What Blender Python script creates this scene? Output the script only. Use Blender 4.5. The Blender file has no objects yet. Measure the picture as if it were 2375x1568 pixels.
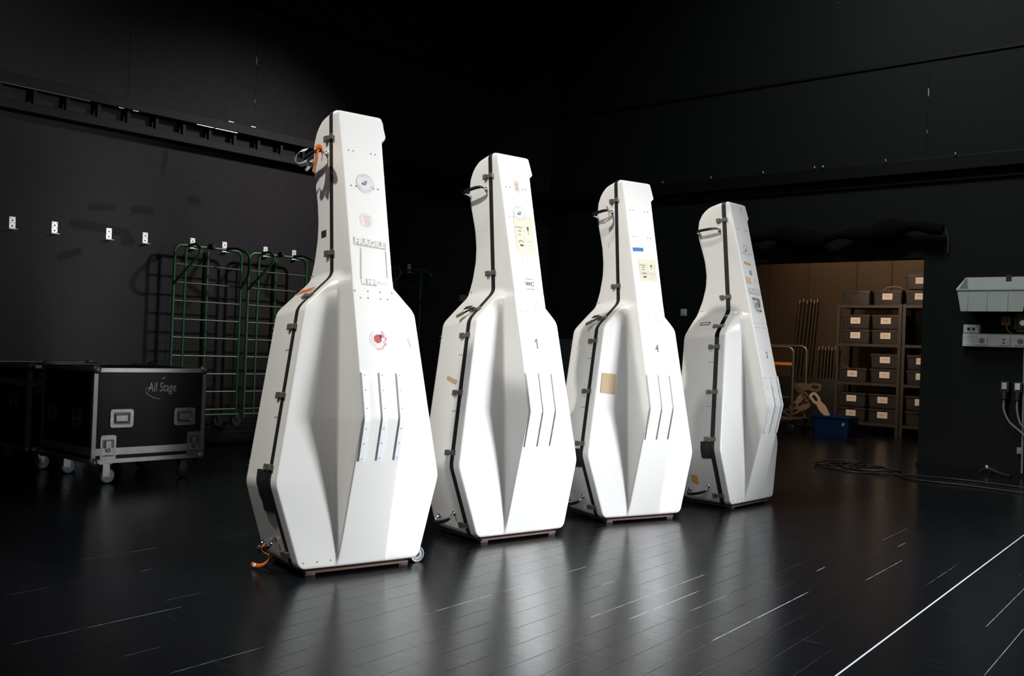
import bpy, bmesh, math, random
from mathutils import Vector, Matrix
random.seed(7)
SC = bpy.context.scene
COL = SC.collection
PI = math.pi
# ------------------------------------------------------------------ camera
# room frame: X to the right along the back wall, Y into the room along the left wall
RT = Vector((0.74858433, 0.66196101, 0.03780381))
UP = Vector((-0.02296717, -0.03109351, 0.99925257))
FW = Vector((-0.66264169, 0.74889306, 0.00807275))
cam = bpy.data.cameras.new('camera'); camo = bpy.data.objects.new('camera', cam); COL.objects.link(camo)
camo.matrix_world = Matrix(((RT.x, UP.x, -FW.x, 0), (RT.y, UP.y, -FW.y, 0), (RT.z, UP.z, -FW.z, 1.053), (0, 0, 0, 1)))
cam.sensor_fit = 'HORIZONTAL'; cam.sensor_width = 36; cam.lens = 2254.29 / 2375 * 36
cam.clip_start = 0.05; cam.clip_end = 100
SC.camera = camo
vs = SC.view_settings
vs.view_transform = 'Standard'; vs.look = 'None'; vs.exposure = 0.0; vs.gamma = 1.0; vs.use_curve_mapping = False
# ------------------------------------------------------------------ world + lights
w = bpy.data.worlds.new('world'); SC.world = w; w.use_nodes = True
w.node_tree.nodes['Background'].inputs[0].default_value = (0.75, 0.85, 1.0, 1)
w.node_tree.nodes['Background'].inputs[1].default_value = 0.03

def area(name, loc, target, size, power, color, spread=180, sizey=None):
    l = bpy.data.lights.new(name, 'AREA'); l.energy = power; l.color = color
    l.shape = 'RECTANGLE'; l.size = size; l.size_y = sizey or size; l.spread = math.radians(spread)
    o = bpy.data.objects.new(name, l); COL.objects.link(o); o.location = loc
    d = Vector(target) - Vector(loc); o.rotation_euler = d.to_track_quat('-Z', 'Y').to_euler()
    return o
def spot(name, loc, target, power, color, ang, blend=.6, rad=.1):
    l = bpy.data.lights.new(name, 'SPOT'); l.energy = power; l.color = color
    l.spot_size = math.radians(ang); l.spot_blend = blend; l.shadow_soft_size = rad
    o = bpy.data.objects.new(name, l); COL.objects.link(o); o.location = loc
    d = Vector(target) - Vector(loc); o.rotation_euler = d.to_track_quat('-Z', 'Y').to_euler()
    return o
KEY = spot('key_light', (6.0, 8.8, 5.3), (-3.6, 4.15, 0.95), 1120, (0.98, 0.99, 1.0), 30, .5, .42)
KEY.scale = (1, .66, 1)      # shuttered to a wide low beam
SOFT = area('low_side_fill', (4.6, 8.4, 0.95), (-3.4, 3.95, 1.1), 1.5, 52, (0.96, 0.98, 1.0), 32)  # added soft fill, raises the lower case panels
area('camera_side_fill', (1.2, -1.8, 5.2), (-3.4, 4.6, 1.0), 2.4, 13, (1.0, 0.97, 0.93), 60)  # added dim fill to lift the shadows on the cases
FILL = spot('fill_light', (-4.7, 0.1, 6.6), (-3.6, 4.0, 1.2), 1450, (1.0, 0.96, 0.89), 56, .7, .14)
FILL2 = spot('fill_light_far', (-4.9, 2.9, 7.5), (-3.5, 6.0, 1.2), 650, (1.0, 0.96, 0.89), 40, .7, .14)
WALLSPOT = spot('wall_light', (-3.4, 8.4, 4.4), (-8.3, 5.1, 2.1), 1050, (1.0, 0.94, 0.96), 37, 1.0, .25)
area('back_wall_fill', (-3.2, 7.0, 6.6), (-3.4, 10.09, 2.6), 1.2, 60, (0.93, 1.0, 0.98), 110)  # added fill so the black back wall stays readable
area('floor_fill', (0.6, 7.0, 6.5), (-0.9, 4.6, 0.0), 1.5, 50, (0.82, 0.91, 1.0), 50)  # added cool fill over the right-hand floor
spot('right_wall_light', (-4.6, 5.6, 5.0), (-2.2, 10.0, 1.3), 110, (0.93, 1.0, 0.97), 30, 1.0, .05)
area('storage_light', (-5.8, 14.0, 2.95), (-5.9, 14.55, 2.2), 2.6, 6.0, (1.0, 0.56, 0.26), 150, .2)
area('storage_front_light', (-5.3, 11.4, 2.85), (-5.2, 13.6, 0.9), 0.6, 27, (1.0, 0.68, 0.45), 120)

# ------------------------------------------------------------------ materials
MATS = {}
def nodes(m):
    m.use_nodes = True; nt = m.node_tree; return nt, nt.nodes['Principled BSDF']
def mat(name, col, rough=.5, metal=0., bump=0., bscale=60., var=0., vscale=8., coat=0., spec=.5):
    if name in MATS: return MATS[name]
    m = bpy.data.materials.new(name); nt, b = nodes(m)
    b.inputs['Base Color'].default_value = (*col, 1); b.inputs['Roughness'].default_value = rough
    b.inputs['Metallic'].default_value = metal; b.inputs['Coat Weight'].default_value = coat
    b.inputs['Specular IOR Level'].default_value = spec
    tc = nt.nodes.new('ShaderNodeTexCoord')
    n = nt.nodes.new('ShaderNodeTexNoise'); n.inputs['Scale'].default_value = vscale; n.inputs['Detail'].default_value = 6
    nt.links.new(tc.outputs['Object'], n.inputs['Vector'])
    mx = nt.nodes.new('ShaderNodeMix'); mx.data_type = 'RGBA'
    v = max(var, .03)
    mx.inputs['A'].default_value = (*[c * (1 - v) for c in col], 1); mx.inputs['B'].default_value = (*[min(1, c * (1 + v)) for c in col], 1)
    nt.links.new(n.outputs['Fac'], mx.inputs['Factor']); nt.links.new(mx.outputs['Result'], b.inputs['Base Color'])
    if bump:
        n2 = nt.nodes.new('ShaderNodeTexNoise'); n2.inputs['Scale'].default_value = bscale; n2.inputs['Detail'].default_value = 4
        nt.links.new(tc.outputs['Object'], n2.inputs['Vector'])
        bp = nt.nodes.new('ShaderNodeBump'); bp.inputs['Strength'].default_value = bump; bp.inputs['Distance'].default_value = .005
        nt.links.new(n2.outputs['Fac'], bp.inputs['Height']); nt.links.new(bp.outputs['Normal'], b.inputs['Normal'])
    MATS[name] = m; return m

class G:
    """tiny node-math helper"""
    def __init__(s, nt): s.nt = nt
    def m(s, op, a, b=None, c=None):
        n = s.nt.nodes.new('ShaderNodeMath'); n.operation = op
        for i, v in enumerate((a, b, c)):
            if v is None: continue
            if isinstance(v, (int, float)): n.inputs[i].default_value = v
            else: s.nt.links.new(v, n.inputs[i])
        return n.outputs[0]
    def noise(s, vec, scale, detail=4, rough=.5):
        n = s.nt.nodes.new('ShaderNodeTexNoise'); n.inputs['Scale'].default_value = scale
        n.inputs['Detail'].default_value = detail; n.inputs['Roughness'].default_value = rough
        s.nt.links.new(vec, n.inputs['Vector']); return n.outputs['Fac']
    def ramp(s, v, a, b):      # smooth 0..1 between a and b
        n = s.nt.nodes.new('ShaderNodeMapRange'); n.interpolation_type = 'SMOOTHSTEP'
        n.inputs[1].default_value = a; n.inputs[2].default_value = b
        s.nt.links.new(v, n.inputs[0]); return n.outputs[0]
    def mix(s, f, a, b):
        n = s.nt.nodes.new('ShaderNodeMix'); n.data_type = 'RGBA'
        for k, v in (('Factor', f), ('A', a), ('B', b)):
            i = n.inputs[k]
            if isinstance(v, tuple): i.default_value = (*v, 1)
            elif isinstance(v, (int, float)): i.default_value = v
            else: s.nt.links.new(v, i)
        return n.outputs['Result']
    def vec(s, x, y, z):
        n = s.nt.nodes.new('ShaderNodeCombineXYZ')
        for i, v in enumerate((x, y, z)):
            if isinstance(v, (int, float)): n.inputs[i].default_value = v
            else: s.nt.links.new(v, n.inputs[i])
        return n.outputs[0]
    def pos(s):
        t = s.nt.nodes.new('ShaderNodeTexCoord'); x = s.nt.nodes.new('ShaderNodeSeparateXYZ')
        s.nt.links.new(t.outputs['Object'], x.inputs[0]); return x.outputs[0], x.outputs[1], x.outputs[2], t.outputs['Object']
    def bump(s, h, strength, dist):
        n = s.nt.nodes.new('ShaderNodeBump'); n.inputs['Strength'].default_value = strength; n.inputs['Distance'].default_value = dist
        s.nt.links.new(h, n.inputs['Height']); return n.outputs[0]

def floor_mat():
    m = bpy.data.materials.new('black_stage_boards'); nt, b = nodes(m); g = G(nt)
    x, y, z, P = g.pos()
    u = g.m('ADD', g.m('MULTIPLY', x, .9967), g.m('MULTIPLY', y, .081))     # across the boards
    v = g.m('ADD', g.m('MULTIPLY', y, .9967), g.m('MULTIPLY', x, -.081))    # along the boards
    k = g.m('ADD', g.m('DIVIDE', g.m('ADD', u, .665), .1225), 200.0)
    fr = g.m('FRACT', k)
    dist = g.m('MULTIPLY', g.m('MINIMUM', fr, g.m('SUBTRACT', 1.0, fr)), .1225)
    row = g.m('FLOOR', g.m('ADD', k, .5))
    groove = g.m('SUBTRACT', 1.0, g.ramp(dist, .0004, .0022))
    # worn seams and painted glints: noise by row number and along the board
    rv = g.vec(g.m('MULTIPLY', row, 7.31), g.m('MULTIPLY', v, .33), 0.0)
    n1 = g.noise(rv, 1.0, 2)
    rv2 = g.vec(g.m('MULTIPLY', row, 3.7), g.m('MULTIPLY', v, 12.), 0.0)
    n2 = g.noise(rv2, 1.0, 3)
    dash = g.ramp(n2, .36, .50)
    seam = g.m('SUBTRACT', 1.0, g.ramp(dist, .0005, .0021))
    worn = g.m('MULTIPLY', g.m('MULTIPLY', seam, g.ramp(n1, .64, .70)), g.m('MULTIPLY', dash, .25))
    # key-light glints painted along these seam stretches: (seam position, from, to, strength)
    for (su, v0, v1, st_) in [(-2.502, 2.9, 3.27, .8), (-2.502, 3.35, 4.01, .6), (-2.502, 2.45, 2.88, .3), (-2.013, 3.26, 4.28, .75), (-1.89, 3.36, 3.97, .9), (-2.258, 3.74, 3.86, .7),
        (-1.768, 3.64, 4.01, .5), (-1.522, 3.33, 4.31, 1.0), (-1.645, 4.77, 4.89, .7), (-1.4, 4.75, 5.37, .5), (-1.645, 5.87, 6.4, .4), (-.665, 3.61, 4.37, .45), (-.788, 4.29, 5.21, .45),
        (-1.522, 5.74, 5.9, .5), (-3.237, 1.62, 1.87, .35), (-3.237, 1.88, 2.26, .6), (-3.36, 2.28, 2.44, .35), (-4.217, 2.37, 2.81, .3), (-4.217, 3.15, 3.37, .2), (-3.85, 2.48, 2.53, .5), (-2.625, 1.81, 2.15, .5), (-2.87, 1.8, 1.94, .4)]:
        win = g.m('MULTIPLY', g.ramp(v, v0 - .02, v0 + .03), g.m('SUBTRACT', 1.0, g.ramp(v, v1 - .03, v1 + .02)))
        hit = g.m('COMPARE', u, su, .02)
        worn = g.m('MAXIMUM', worn, g.m('MULTIPLY', g.m('MULTIPLY', g.m('MULTIPLY', win, hit), g.m('MULTIPLY', seam, g.m('MAXIMUM', dash, .45))), st_))  # glints go into the same colour mask
    # one long pale line along the boards
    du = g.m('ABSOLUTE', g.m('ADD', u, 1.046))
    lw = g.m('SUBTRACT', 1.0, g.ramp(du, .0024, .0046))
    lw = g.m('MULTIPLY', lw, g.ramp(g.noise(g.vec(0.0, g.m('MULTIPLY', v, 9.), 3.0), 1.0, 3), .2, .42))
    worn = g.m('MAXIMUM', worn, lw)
    big = g.noise(P, 1.1, 5, .6)
    scuffv = g.vec(g.m('MULTIPLY', x, 2.4), g.m('MULTIPLY', y, .0), 0.0)
    st = nt.nodes.new('ShaderNodeMapping'); st.inputs['Rotation'].default_value = (0, 0, .5); st.inputs['Scale'].default_value = (5, 34, 1)
    nt.links.new(P, st.inputs['Vector'])
    scr = g.noise(st.outputs[0], 1.0, 8, .7)
    st2 = nt.nodes.new('ShaderNodeMapping'); st2.inputs['Rotation'].default_value = (0, 0, -.25); st2.inputs['Scale'].default_value = (2.0, 60, 1)
    nt.links.new(P, st2.inputs['Vector'])
    scr2 = g.ramp(g.noise(st2.outputs[0], 1.0, 3, .5), .66, .8)
    scr2 = g.m('MULTIPLY', scr2, g.ramp(g.noise(P, .9, 2), .52, .68))
    base = g.mix(big, (.003, .0037, .0048), (.007, .0084, .0108))
    base = g.mix(g.m('MULTIPLY', g.ramp(scr, .55, .78), .22), base, (.07, .078, .092))
    base = g.mix(g.m('MULTIPLY', scr2, .5), base, (.16, .18, .21))
    base = g.mix(g.m('MULTIPLY', groove, .45), base, (.004, .004, .005))
    vo = nt.nodes.new('ShaderNodeTexVoronoi'); vo.inputs['Scale'].default_value = 4.2; nt.links.new(P, vo.inputs['Vector'])
    speck = g.m('SUBTRACT', 1.0, g.ramp(vo.outputs['Distance'], .012, .022))
    base = g.mix(g.m('MULTIPLY', speck, .5), base, (.25, .25, .25))
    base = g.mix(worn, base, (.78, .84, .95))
    nt.links.new(base, b.inputs['Base Color'])
    rg = g.m('ADD', g.m('MULTIPLY', big, .10), g.m('MULTIPLY', scr, .12))
    nt.links.new(g.m('ADD', rg, .115), b.inputs['Roughness'])
    b.inputs['Specular IOR Level'].default_value = .29
    # each board sits a little differently
    tilt = g.noise(g.vec(g.m('MULTIPLY', g.m('FLOOR', k), 2.13), g.m('MULTIPLY', v, .4), 1.0), 1.0, 1)
    wav = g.noise(P, 6., 4, .55)
    h = g.m('ADD', g.m('MULTIPLY', wav, .35), g.m('MULTIPLY', groove, -.3))
    h = g.m('ADD', h, g.m('MULTIPLY', scr, .22)); h = g.m('ADD', h, g.m('MULTIPLY', tilt, .3))
    nt.links.new(g.bump(h, .5, .004), b.inputs['Normal'])
    return m

def wall_mat(name, axis, seams, base_lo, base_hi, rough, stains=()):
    m = bpy.data.materials.new(name); nt, b = nodes(m); g = G(nt)
    x, y, z, P = g.pos(); h = y if axis == 'Y' else x
    big = g.noise(P, .8, 5, .6); fine = g.noise(P, 14., 5, .6)
    c = g.mix(big, base_lo, base_hi)
    for (cx, cz, rx, rz, rot) in stains:
        dx = g.m('SUBTRACT', h, cx); dz = g.m('SUBTRACT', z, cz)
        ca, sa = math.cos(rot), math.sin(rot)
        px = g.m('ADD', g.m('MULTIPLY', dx, ca), g.m('MULTIPLY', dz, sa)); pz = g.m('SUBTRACT', g.m('MULTIPLY', dz, ca), g.m('MULTIPLY', dx, sa))
        qx = g.m('MAXIMUM', 0.0, g.m('SUBTRACT', g.m('ABSOLUTE', px), rx - rz))
        d = g.m('SQRT', g.m('ADD', g.m('MULTIPLY', qx, qx), g.m('MULTIPLY', pz, pz)))
        d = g.m('ADD', d, g.m('MULTIPLY', g.m('SUBTRACT', g.noise(P, 9., 3), .5), rz * .5))
        c = g.mix(g.m('MULTIPLY', g.m('SUBTRACT', 1.0, g.ramp(d, rz * .55, rz * 1.3)), .75), c, tuple(v * .25 for v in base_lo))
    for (s, white, z0, z1) in seams:
        d = g.m('ABSOLUTE', g.m('SUBTRACT', h, s))
        msk = g.m('MULTIPLY', g.m('MULTIPLY', g.m('SUBTRACT', 1.0, g.ramp(d, .002, .006)), g.m('GREATER_THAN', z, z0)), g.m('LESS_THAN', z, z1))
        c = g.mix(g.m('MULTIPLY', msk, .9), c, (.001, .001, .001))
        if white:
            w_ = g.m('MULTIPLY', msk, g.ramp(g.noise(g.vec(0., 0., g.m('MULTIPLY', z, 7.)), 1., 3), .56, .62))
            c = g.mix(g.m('MULTIPLY', w_, .55), c, (.7, .7, .72))
    vo = nt.nodes.new('ShaderNodeTexVoronoi'); vo.inputs['Scale'].default_value = 2.6; nt.links.new(P, vo.inputs['Vector'])
    c = g.mix(g.m('MULTIPLY', g.m('SUBTRACT', 1.0, g.ramp(vo.outputs['Distance'], .014, .022)), .5), c, (.4, .4, .42))
    nt.links.new(c, b.inputs['Base Color'])
    nt.links.new(g.m('ADD', g.m('MULTIPLY', fine, .15), rough), b.inputs['Roughness'])
    nt.links.new(g.bump(g.m('ADD', g.m('MULTIPLY', big, 1.5), g.m('MULTIPLY', fine, .2)), .3, .01), b.inputs['Normal'])
    b.inputs['Specular IOR Level'].default_value = .12
    return m

def white_mat():
    m = bpy.data.materials.new('scuffed_white_fibreglass'); nt, b = nodes(m); g = G(nt)
    x, y, z, P = g.pos()
    n = g.noise(P, 3., 4)
    c = g.mix(n, (.76, .76, .745), (.82, .82, .80))
    mp = nt.nodes.new('ShaderNodeMapping'); mp.inputs['Rotation'].default_value = (.4, .7, .3); mp.inputs['Scale'].default_value = (9, 70, 9)
    nt.links.new(P, mp.inputs['Vector'])
    s = g.m('MULTIPLY', g.ramp(g.noise(mp.outputs[0], 1., 2), .70, .78), g.ramp(g.noise(P, 5., 2), .56, .66))
    c = g.mix(g.m('MULTIPLY', s, .5), c, (.25, .25, .26))
    nt.links.new(c, b.inputs['Base Color'])
    b.inputs['Roughness'].default_value = .27; b.inputs['Coat Weight'].default_value = .3; b.inputs['Coat Roughness'].default_value = .12
    return m

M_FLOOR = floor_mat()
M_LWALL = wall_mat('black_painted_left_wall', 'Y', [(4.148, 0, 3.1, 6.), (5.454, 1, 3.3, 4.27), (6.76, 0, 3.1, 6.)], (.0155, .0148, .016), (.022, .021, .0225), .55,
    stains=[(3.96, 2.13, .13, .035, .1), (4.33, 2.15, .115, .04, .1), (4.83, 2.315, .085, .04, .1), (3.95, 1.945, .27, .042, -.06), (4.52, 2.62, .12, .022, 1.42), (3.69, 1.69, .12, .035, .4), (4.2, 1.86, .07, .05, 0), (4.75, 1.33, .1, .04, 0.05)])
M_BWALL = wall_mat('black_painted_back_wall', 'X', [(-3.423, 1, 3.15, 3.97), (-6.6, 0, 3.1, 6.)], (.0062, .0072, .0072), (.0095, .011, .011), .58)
M_WHITE = white_mat()
M_BLACK = mat('black_rubber', (.012, .012, .013), .55, bump=.2)
M_TAN = mat('yellowed_edge', (.30, .24, .15), .6, var=.3)
M_BRONZE = mat('tarnished_latch_metal', (.20, .185, .15), .42, .45, var=.35, vscale=40)
M_KEEP = mat('grey_keeper_metal', (.20, .20, .19), .45, .45, var=.3, vscale=40)
M_CHROME = mat('chrome', (.72, .74, .76), .12, 1.)
M_GRIP = mat('black_handle_grip', (.015, .017, .02), .3, coat=.3)
M_ALU = mat('brushed_aluminium', (.80, .83, .87), .45, .3, var=.12, vscale=50, bump=.1)
M_WOOD = mat('reddish_base_board', (.08, .033, .023), .6, var=.25, vscale=20)
M_RIVET = mat('dull_rivet', (.13, .14, .15), .45, .6)
M_WHEEL = mat('clear_grey_wheel', (.35, .36, .38), .3)
M_GREEN = mat('dark_green_enamel', (.016, .085, .024), .42, .1, var=.3)
M_GALV = mat('galvanised_steel', (.80, .79, .79), .42, .4, var=.1)
M_LAM = mat('black_laminate', (.002, .002, .0024), .55, bump=.1, bscale=300, spec=.12)
M_EXTR = mat('dull_aluminium_extrusion', (.13, .125, .12), .45, .6, var=.2, vscale=12)
M_DISH = mat('zinc_recess_dish', (.085, .085, .083), .4, .6, var=.3, vscale=25)
M_BLUEWH = mat('blue_caster_rubber', (.006, .02, .035), .5)
M_DARK = mat('dark_steel', (.04, .04, .042), .5, .5)
M_BEAM = mat('black_painted_steel', (.004, .004, .0042), .55, var=.3, vscale=5, spec=.15)
M_STPANEL = mat('brown_storage_panel', (.060, .046, .033), .6, var=.12, vscale=1.5)
M_SHELF = mat('grey_steel_shelf', (.055, .053, .050), .5, .2, var=.1)
M_CRATE = mat('anthracite_plastic', (.030, .030, .031), .5, var=.1)
M_LABEL = mat('white_paper_label', (.82, .80, .76), .7)
M_INK = mat('black_ink', (.03, .03, .035), .7)
M_BLUECR = mat('blue_plastic', (.0, .026, .12), .4)
M_GREYCR = mat('light_grey_plastic', (.46, .49, .47), .5, var=.06)
M_TRUNK = mat('pale_grey_trunking', (.70, .73, .71), .45)
M_TUBE = mat('zinc_tube', (.24, .22, .18), .38, .7)
M_CABLE = mat('grey_cable', (.22, .23, .23), .5)
M_BCABLE = mat('black_cable', (.012, .012, .012), .6)
M_YEL = mat('yellow_plastic', (.42, .27, .02), .5)
M_RED = mat('dull_red_plastic', (.22, .04, .03), .5)
M_GRN = mat('green_plastic', (.01, .20, .045), .5)
M_DRAPE = mat('black_cloth', (.0025, .0025, .0025), 1., spec=.1)
M_ORANGE = mat('orange_tag', (.62, .13, .02), .6)
M_WTAG = mat('off_white_tag', (.55, .56, .52), .6)
M_GTAG = mat('grey_tag_back', (.26, .27, .27), .6)
def flat(name, c, r=.6): return mat('sticker_' + name, c, r, var=.05)

# ------------------------------------------------------------------ mesh builder
class MB:
    def __init__(s): s.v = []; s.f = []; s.M = Matrix.Identity(4)
    def add(s, vs_, fs):
        o = len(s.v); s.v += [tuple(s.M @ Vector(p)) for p in vs_]; s.f += [tuple(i + o for i in f) for f in fs]
    def box(s, c, d, rot=None, bev=0):
        c = Vector(c); bm = bmesh.new(); bmesh.ops.create_cube(bm, size=1)
        bmesh.ops.scale(bm, vec=Vector(d), verts=bm.verts)
        if bev: bmesh.ops.bevel(bm, geom=bm.edges[:] + bm.verts[:], offset=bev, segments=2, affect='EDGES', profile=.6)
        R = rot if rot is not None else Matrix.Identity(3)
        bm.verts.ensure_lookup_table(); bm.verts.index_update()
        s.add([c + R @ q.co for q in bm.verts], [[q.index for q in f.verts] for f in bm.faces]); bm.free()
    def box2(s, a, b, bev=0):
        a = Vector(a); b = Vector(b); s.box((a + b) / 2, [abs(x) for x in (b - a)], None, bev)
    def tube(s, pts, r, n=10, cap=True, closed=False):
        pts = [Vector(p) for p in pts]; N = len(pts); rings = []
        rr = r if isinstance(r, (list, tuple)) else [r] * N
        t0 = (pts[1] - pts[0]).normalized(); a = t0.orthogonal().normalized()
        for i in range(N):
            if closed: t = (pts[(i + 1) % N] - pts[i - 1]).normalized()
            else: t = (pts[min(i + 1, N - 1)] - pts[max(i - 1, 0)]).normalized()
            a = (a - t * a.dot(t)).normalized(); b = t.cross(a)
            rings.append([pts[i] + (a * math.cos(2 * PI * k / n) + b * math.sin(2 * PI * k / n)) * rr[i] for k in range(n)])
        vs_ = [p for ring in rings for p in ring]; fs = []
        for i in range(N if closed else N - 1):
            j = (i + 1) % N
            for k in range(n): fs.append((i * n + k, i * n + (k + 1) % n, j * n + (k + 1) % n, j * n + k))
        if cap and not closed: fs += [tuple(range(n))[::-1], tuple((N - 1) * n + k for k in range(n))]
        s.add(vs_, fs)
    def cyl(s, a, b, r, n=20, bev=0): 
        a = Vector(a); b = Vector(b)
        if bev:
            d = (b - a).normalized() * bev; s.tube([a, a + d, b - d, b], [r - bev, r, r, r - bev], n)
        else: s.tube([a, b], r, n)
    def grid(s, rows, closed=False, flip=False):
        n = len(rows[0]); vs_ = [p for r in rows for p in r]; fs = []
        for i in range(len(rows) - 1):
            for k in range(n if closed else n - 1):
                q = (i * n + k, i * n + (k + 1) % n, (i + 1) * n + (k + 1) % n, (i + 1) * n + k)
                fs.append(q[::-1] if flip else q)
        s.add(vs_, fs)
    def prism(s, poly, z0, z1, fn=None):
        """poly in (u,v), extruded in w"""
        fn = fn or (lambda u, v, w_: (u, v, w_)); n = len(poly)
        s.add([fn(u, v, z0) for u, v in poly] + [fn(u, v, z1) for u, v in poly],
              [tuple(range(n))[::-1], tuple(range(n, 2 * n))] + [(k, (k + 1) % n, n + (k + 1) % n, n + k) for k in range(n)])
    def build(s, name, m, parent=None, smooth=35, loc=None):
        me = bpy.data.meshes.new(name); me.from_pydata(s.v, [], s.f); me.validate()
        bm = bmesh.new(); bm.from_mesh(me); bmesh.ops.recalc_face_normals(bm, faces=bm.faces); bm.to_mesh(me); bm.free()
        me.materials.append(m)
        if smooth:
            for p in me.polygons: p.use_smooth = True
            me.set_sharp_from_angle(angle=math.radians(smooth))
        o = bpy.data.objects.new(name, me); COL.objects.link(o)
        if parent: o.parent = parent
        if loc: o.location = loc
        return o
def tag(o, label=None, cat=None, group=None, kind=None):
    if label: o['label'] = label
    if cat: o['category'] = cat
    if group: o['group'] = group
    if kind: o['kind'] = kind
    return o
def thing(name, label, cat, loc=(0, 0, 0), rz=0, group=None):
    o = bpy.data.objects.new(name, None); COL.objects.link(o); o.empty_display_size = .05
    o.location = loc; o.rotation_euler = (0, 0, rz); return tag(o, label, cat, group)
def copy_tree(o, parent=None):
    c = o.copy(); COL.objects.link(c)
    if parent is not None: c.parent = parent
    for ch in list(o.children): copy_tree(ch, c)
    return c
def rrect(w_, h, r, n=5):
    p = []
    for cx, cy, a0 in ((w_ / 2 - r, h / 2 - r, 0), (-w_ / 2 + r, h / 2 - r, PI / 2), (-w_ / 2 + r, -h / 2 + r, PI), (w_ / 2 - r, -h / 2 + r, 1.5 * PI)):
        for k in range(n + 1): a = a0 + PI / 2 * k / n; p.append((cx + r * math.cos(a), cy + r * math.sin(a)))
    return p
def bend(pts, r, n=6):
    """polyline with rounded corners"""
    pts = [Vector(p) for p in pts]; out = [pts[0]]
    for i in range(1, len(pts) - 1):
        a, b, c = pts[i - 1], pts[i], pts[i + 1]; l = min(r, (a - b).length * .49, (c - b).length * .49)
        p, q = b + (a - b).normalized() * l, b + (c - b).normalized() * l
        for k in range(n + 1): t = k / n; out.append(p * (1 - t) ** 2 + b * 2 * t * (1 - t) + q * t * t)
    out.append(pts[-1]); return out
def catmull(pts, n=8):
    pts = [Vector(p) for p in pts]; P = [pts[0] * 2 - pts[1]] + pts + [pts[-1] * 2 - pts[-2]]; out = []
    for i in range(1, len(P) - 2):
        for k in range(n):
            t = k / n; a, b, c, d = P[i - 1], P[i], P[i + 1], P[i + 2]
            out.append(.5 * ((2 * b) + (c - a) * t + (2 * a - 5 * b + 4 * c - d) * t * t + (3 * b - a - 3 * c + d) * t ** 3))
    out.append(pts[-1]); return out
def text_mesh(txt, size, bold=0.0):
    cu = bpy.data.curves.new('t', 'FONT'); cu.body = txt; cu.size = size; cu.align_x = 'CENTER'; cu.align_y = 'CENTER'; cu.offset = bold; cu.resolution_u = 3
    ob = bpy.data.objects.new('t', cu); COL.objects.link(ob); bpy.context.view_layer.update()
    me = bpy.data.meshes.new_from_object(ob.evaluated_get(bpy.context.evaluated_depsgraph_get()))
    v = [(q.co.x, q.co.y) for q in me.vertices]; f = [tuple(p.vertices) for p in me.polygons]
    bpy.data.objects.remove(ob); bpy.data.curves.remove(cu); bpy.data.meshes.remove(me)
    return v, f

# ================================================================== THE ROOM
XL, YB = -8.34, 10.09
def struct(name, mb, m, smooth=0):
    o = mb.build(name, m, None, smooth); o['kind'] = 'structure'; return o
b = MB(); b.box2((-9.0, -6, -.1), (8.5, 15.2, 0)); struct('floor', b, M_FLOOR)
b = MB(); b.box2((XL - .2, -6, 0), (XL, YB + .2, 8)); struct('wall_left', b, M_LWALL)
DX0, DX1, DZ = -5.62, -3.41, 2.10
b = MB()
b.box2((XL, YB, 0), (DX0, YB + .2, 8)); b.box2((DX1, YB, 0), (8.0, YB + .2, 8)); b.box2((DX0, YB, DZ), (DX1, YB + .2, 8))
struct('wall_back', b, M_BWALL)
b = MB(); b.box2((-9.0, -6, 8), (8.5, YB + .2, 8.1)); struct('ceiling', b, M_BEAM)
b = MB(); b.box2((DX1, YB - .05, 0), (8.0, YB, .035)); struct('baseboard_back', b, M_BEAM)
b = MB(); b.box2((XL, YB - .10, 2.95), (8.0, YB, 3.09), .006); b.box2((XL, YB - .03, 2.86), (8.0, YB, 2.885)); struct('trim_1', b, M_BEAM)
b = MB(); b.box2((XL, YB - .02, 4.10), (8.0, YB, 4.125)); struct('trim_2', b, M_BEAM)
b = MB(); b.box2((XL, -6, 4.29), (XL + .02, YB, 4.31)); struct('trim_3', b, M_BEAM)
# service rail on the left wall: upper beam, lower beam, paired posts
rail = thing('wall_rail', 'long black steel double rail with paired posts along the left wall', 'rail', (XL, 2, 2.8))
def rp(name, mb, m, sm=0):
    o = mb.build(name, m, rail, sm); o.matrix_parent_inverse = Matrix.Translation((-XL, -2, -2.8)); return o
b = MB(); b.box2((XL + .0, -6, 3.0), (XL + .14, YB - .1, 3.085), .004); rp('upper_beam', b, M_BEAM)
b = MB(); b.box2((XL + .0, -6, 2.80), (XL + .16, YB - .1, 2.87), .004); b.box2((XL + .0, -6, 2.87), (XL + .06, YB - .1, 2.90)); rp('lower_beam', b, M_BEAM)
for (ya, yb, zz, mm) in ((2.6, 3.75, 2.992, 'faint_glint'), (4.0, 4.045, 2.992, 'bright_glint'), (4.13, 4.18, 2.992, 'bright_glint'), (4.75, 4.925, 2.992, 'bright_glint'), (4.94, 5.18, 2.992, 'bright_glint'), (5.08, 5.135, 3.0855, 'bright_glint'), (5.33, 5.38, 3.0855, 'bright_glint')):
    b = MB(); b.box2((XL + .1385, ya, zz), (XL + .1425, yb, zz + .005)); rp('rail_glint', b, mat(mm, (.10, .10, .10) if mm == 'faint_glint' else (.62, .64, .66), .4, .3))  # pale strips stand in for glints on the rail edges
for k in range(-2, 26):
    y = 3.31 + .268 * k
    b = MB(); b.box2((XL + .03, y, 2.87), (XL + .075, y + .028, 3.0)); rp('rail_post', b, M_BEAM)
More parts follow.
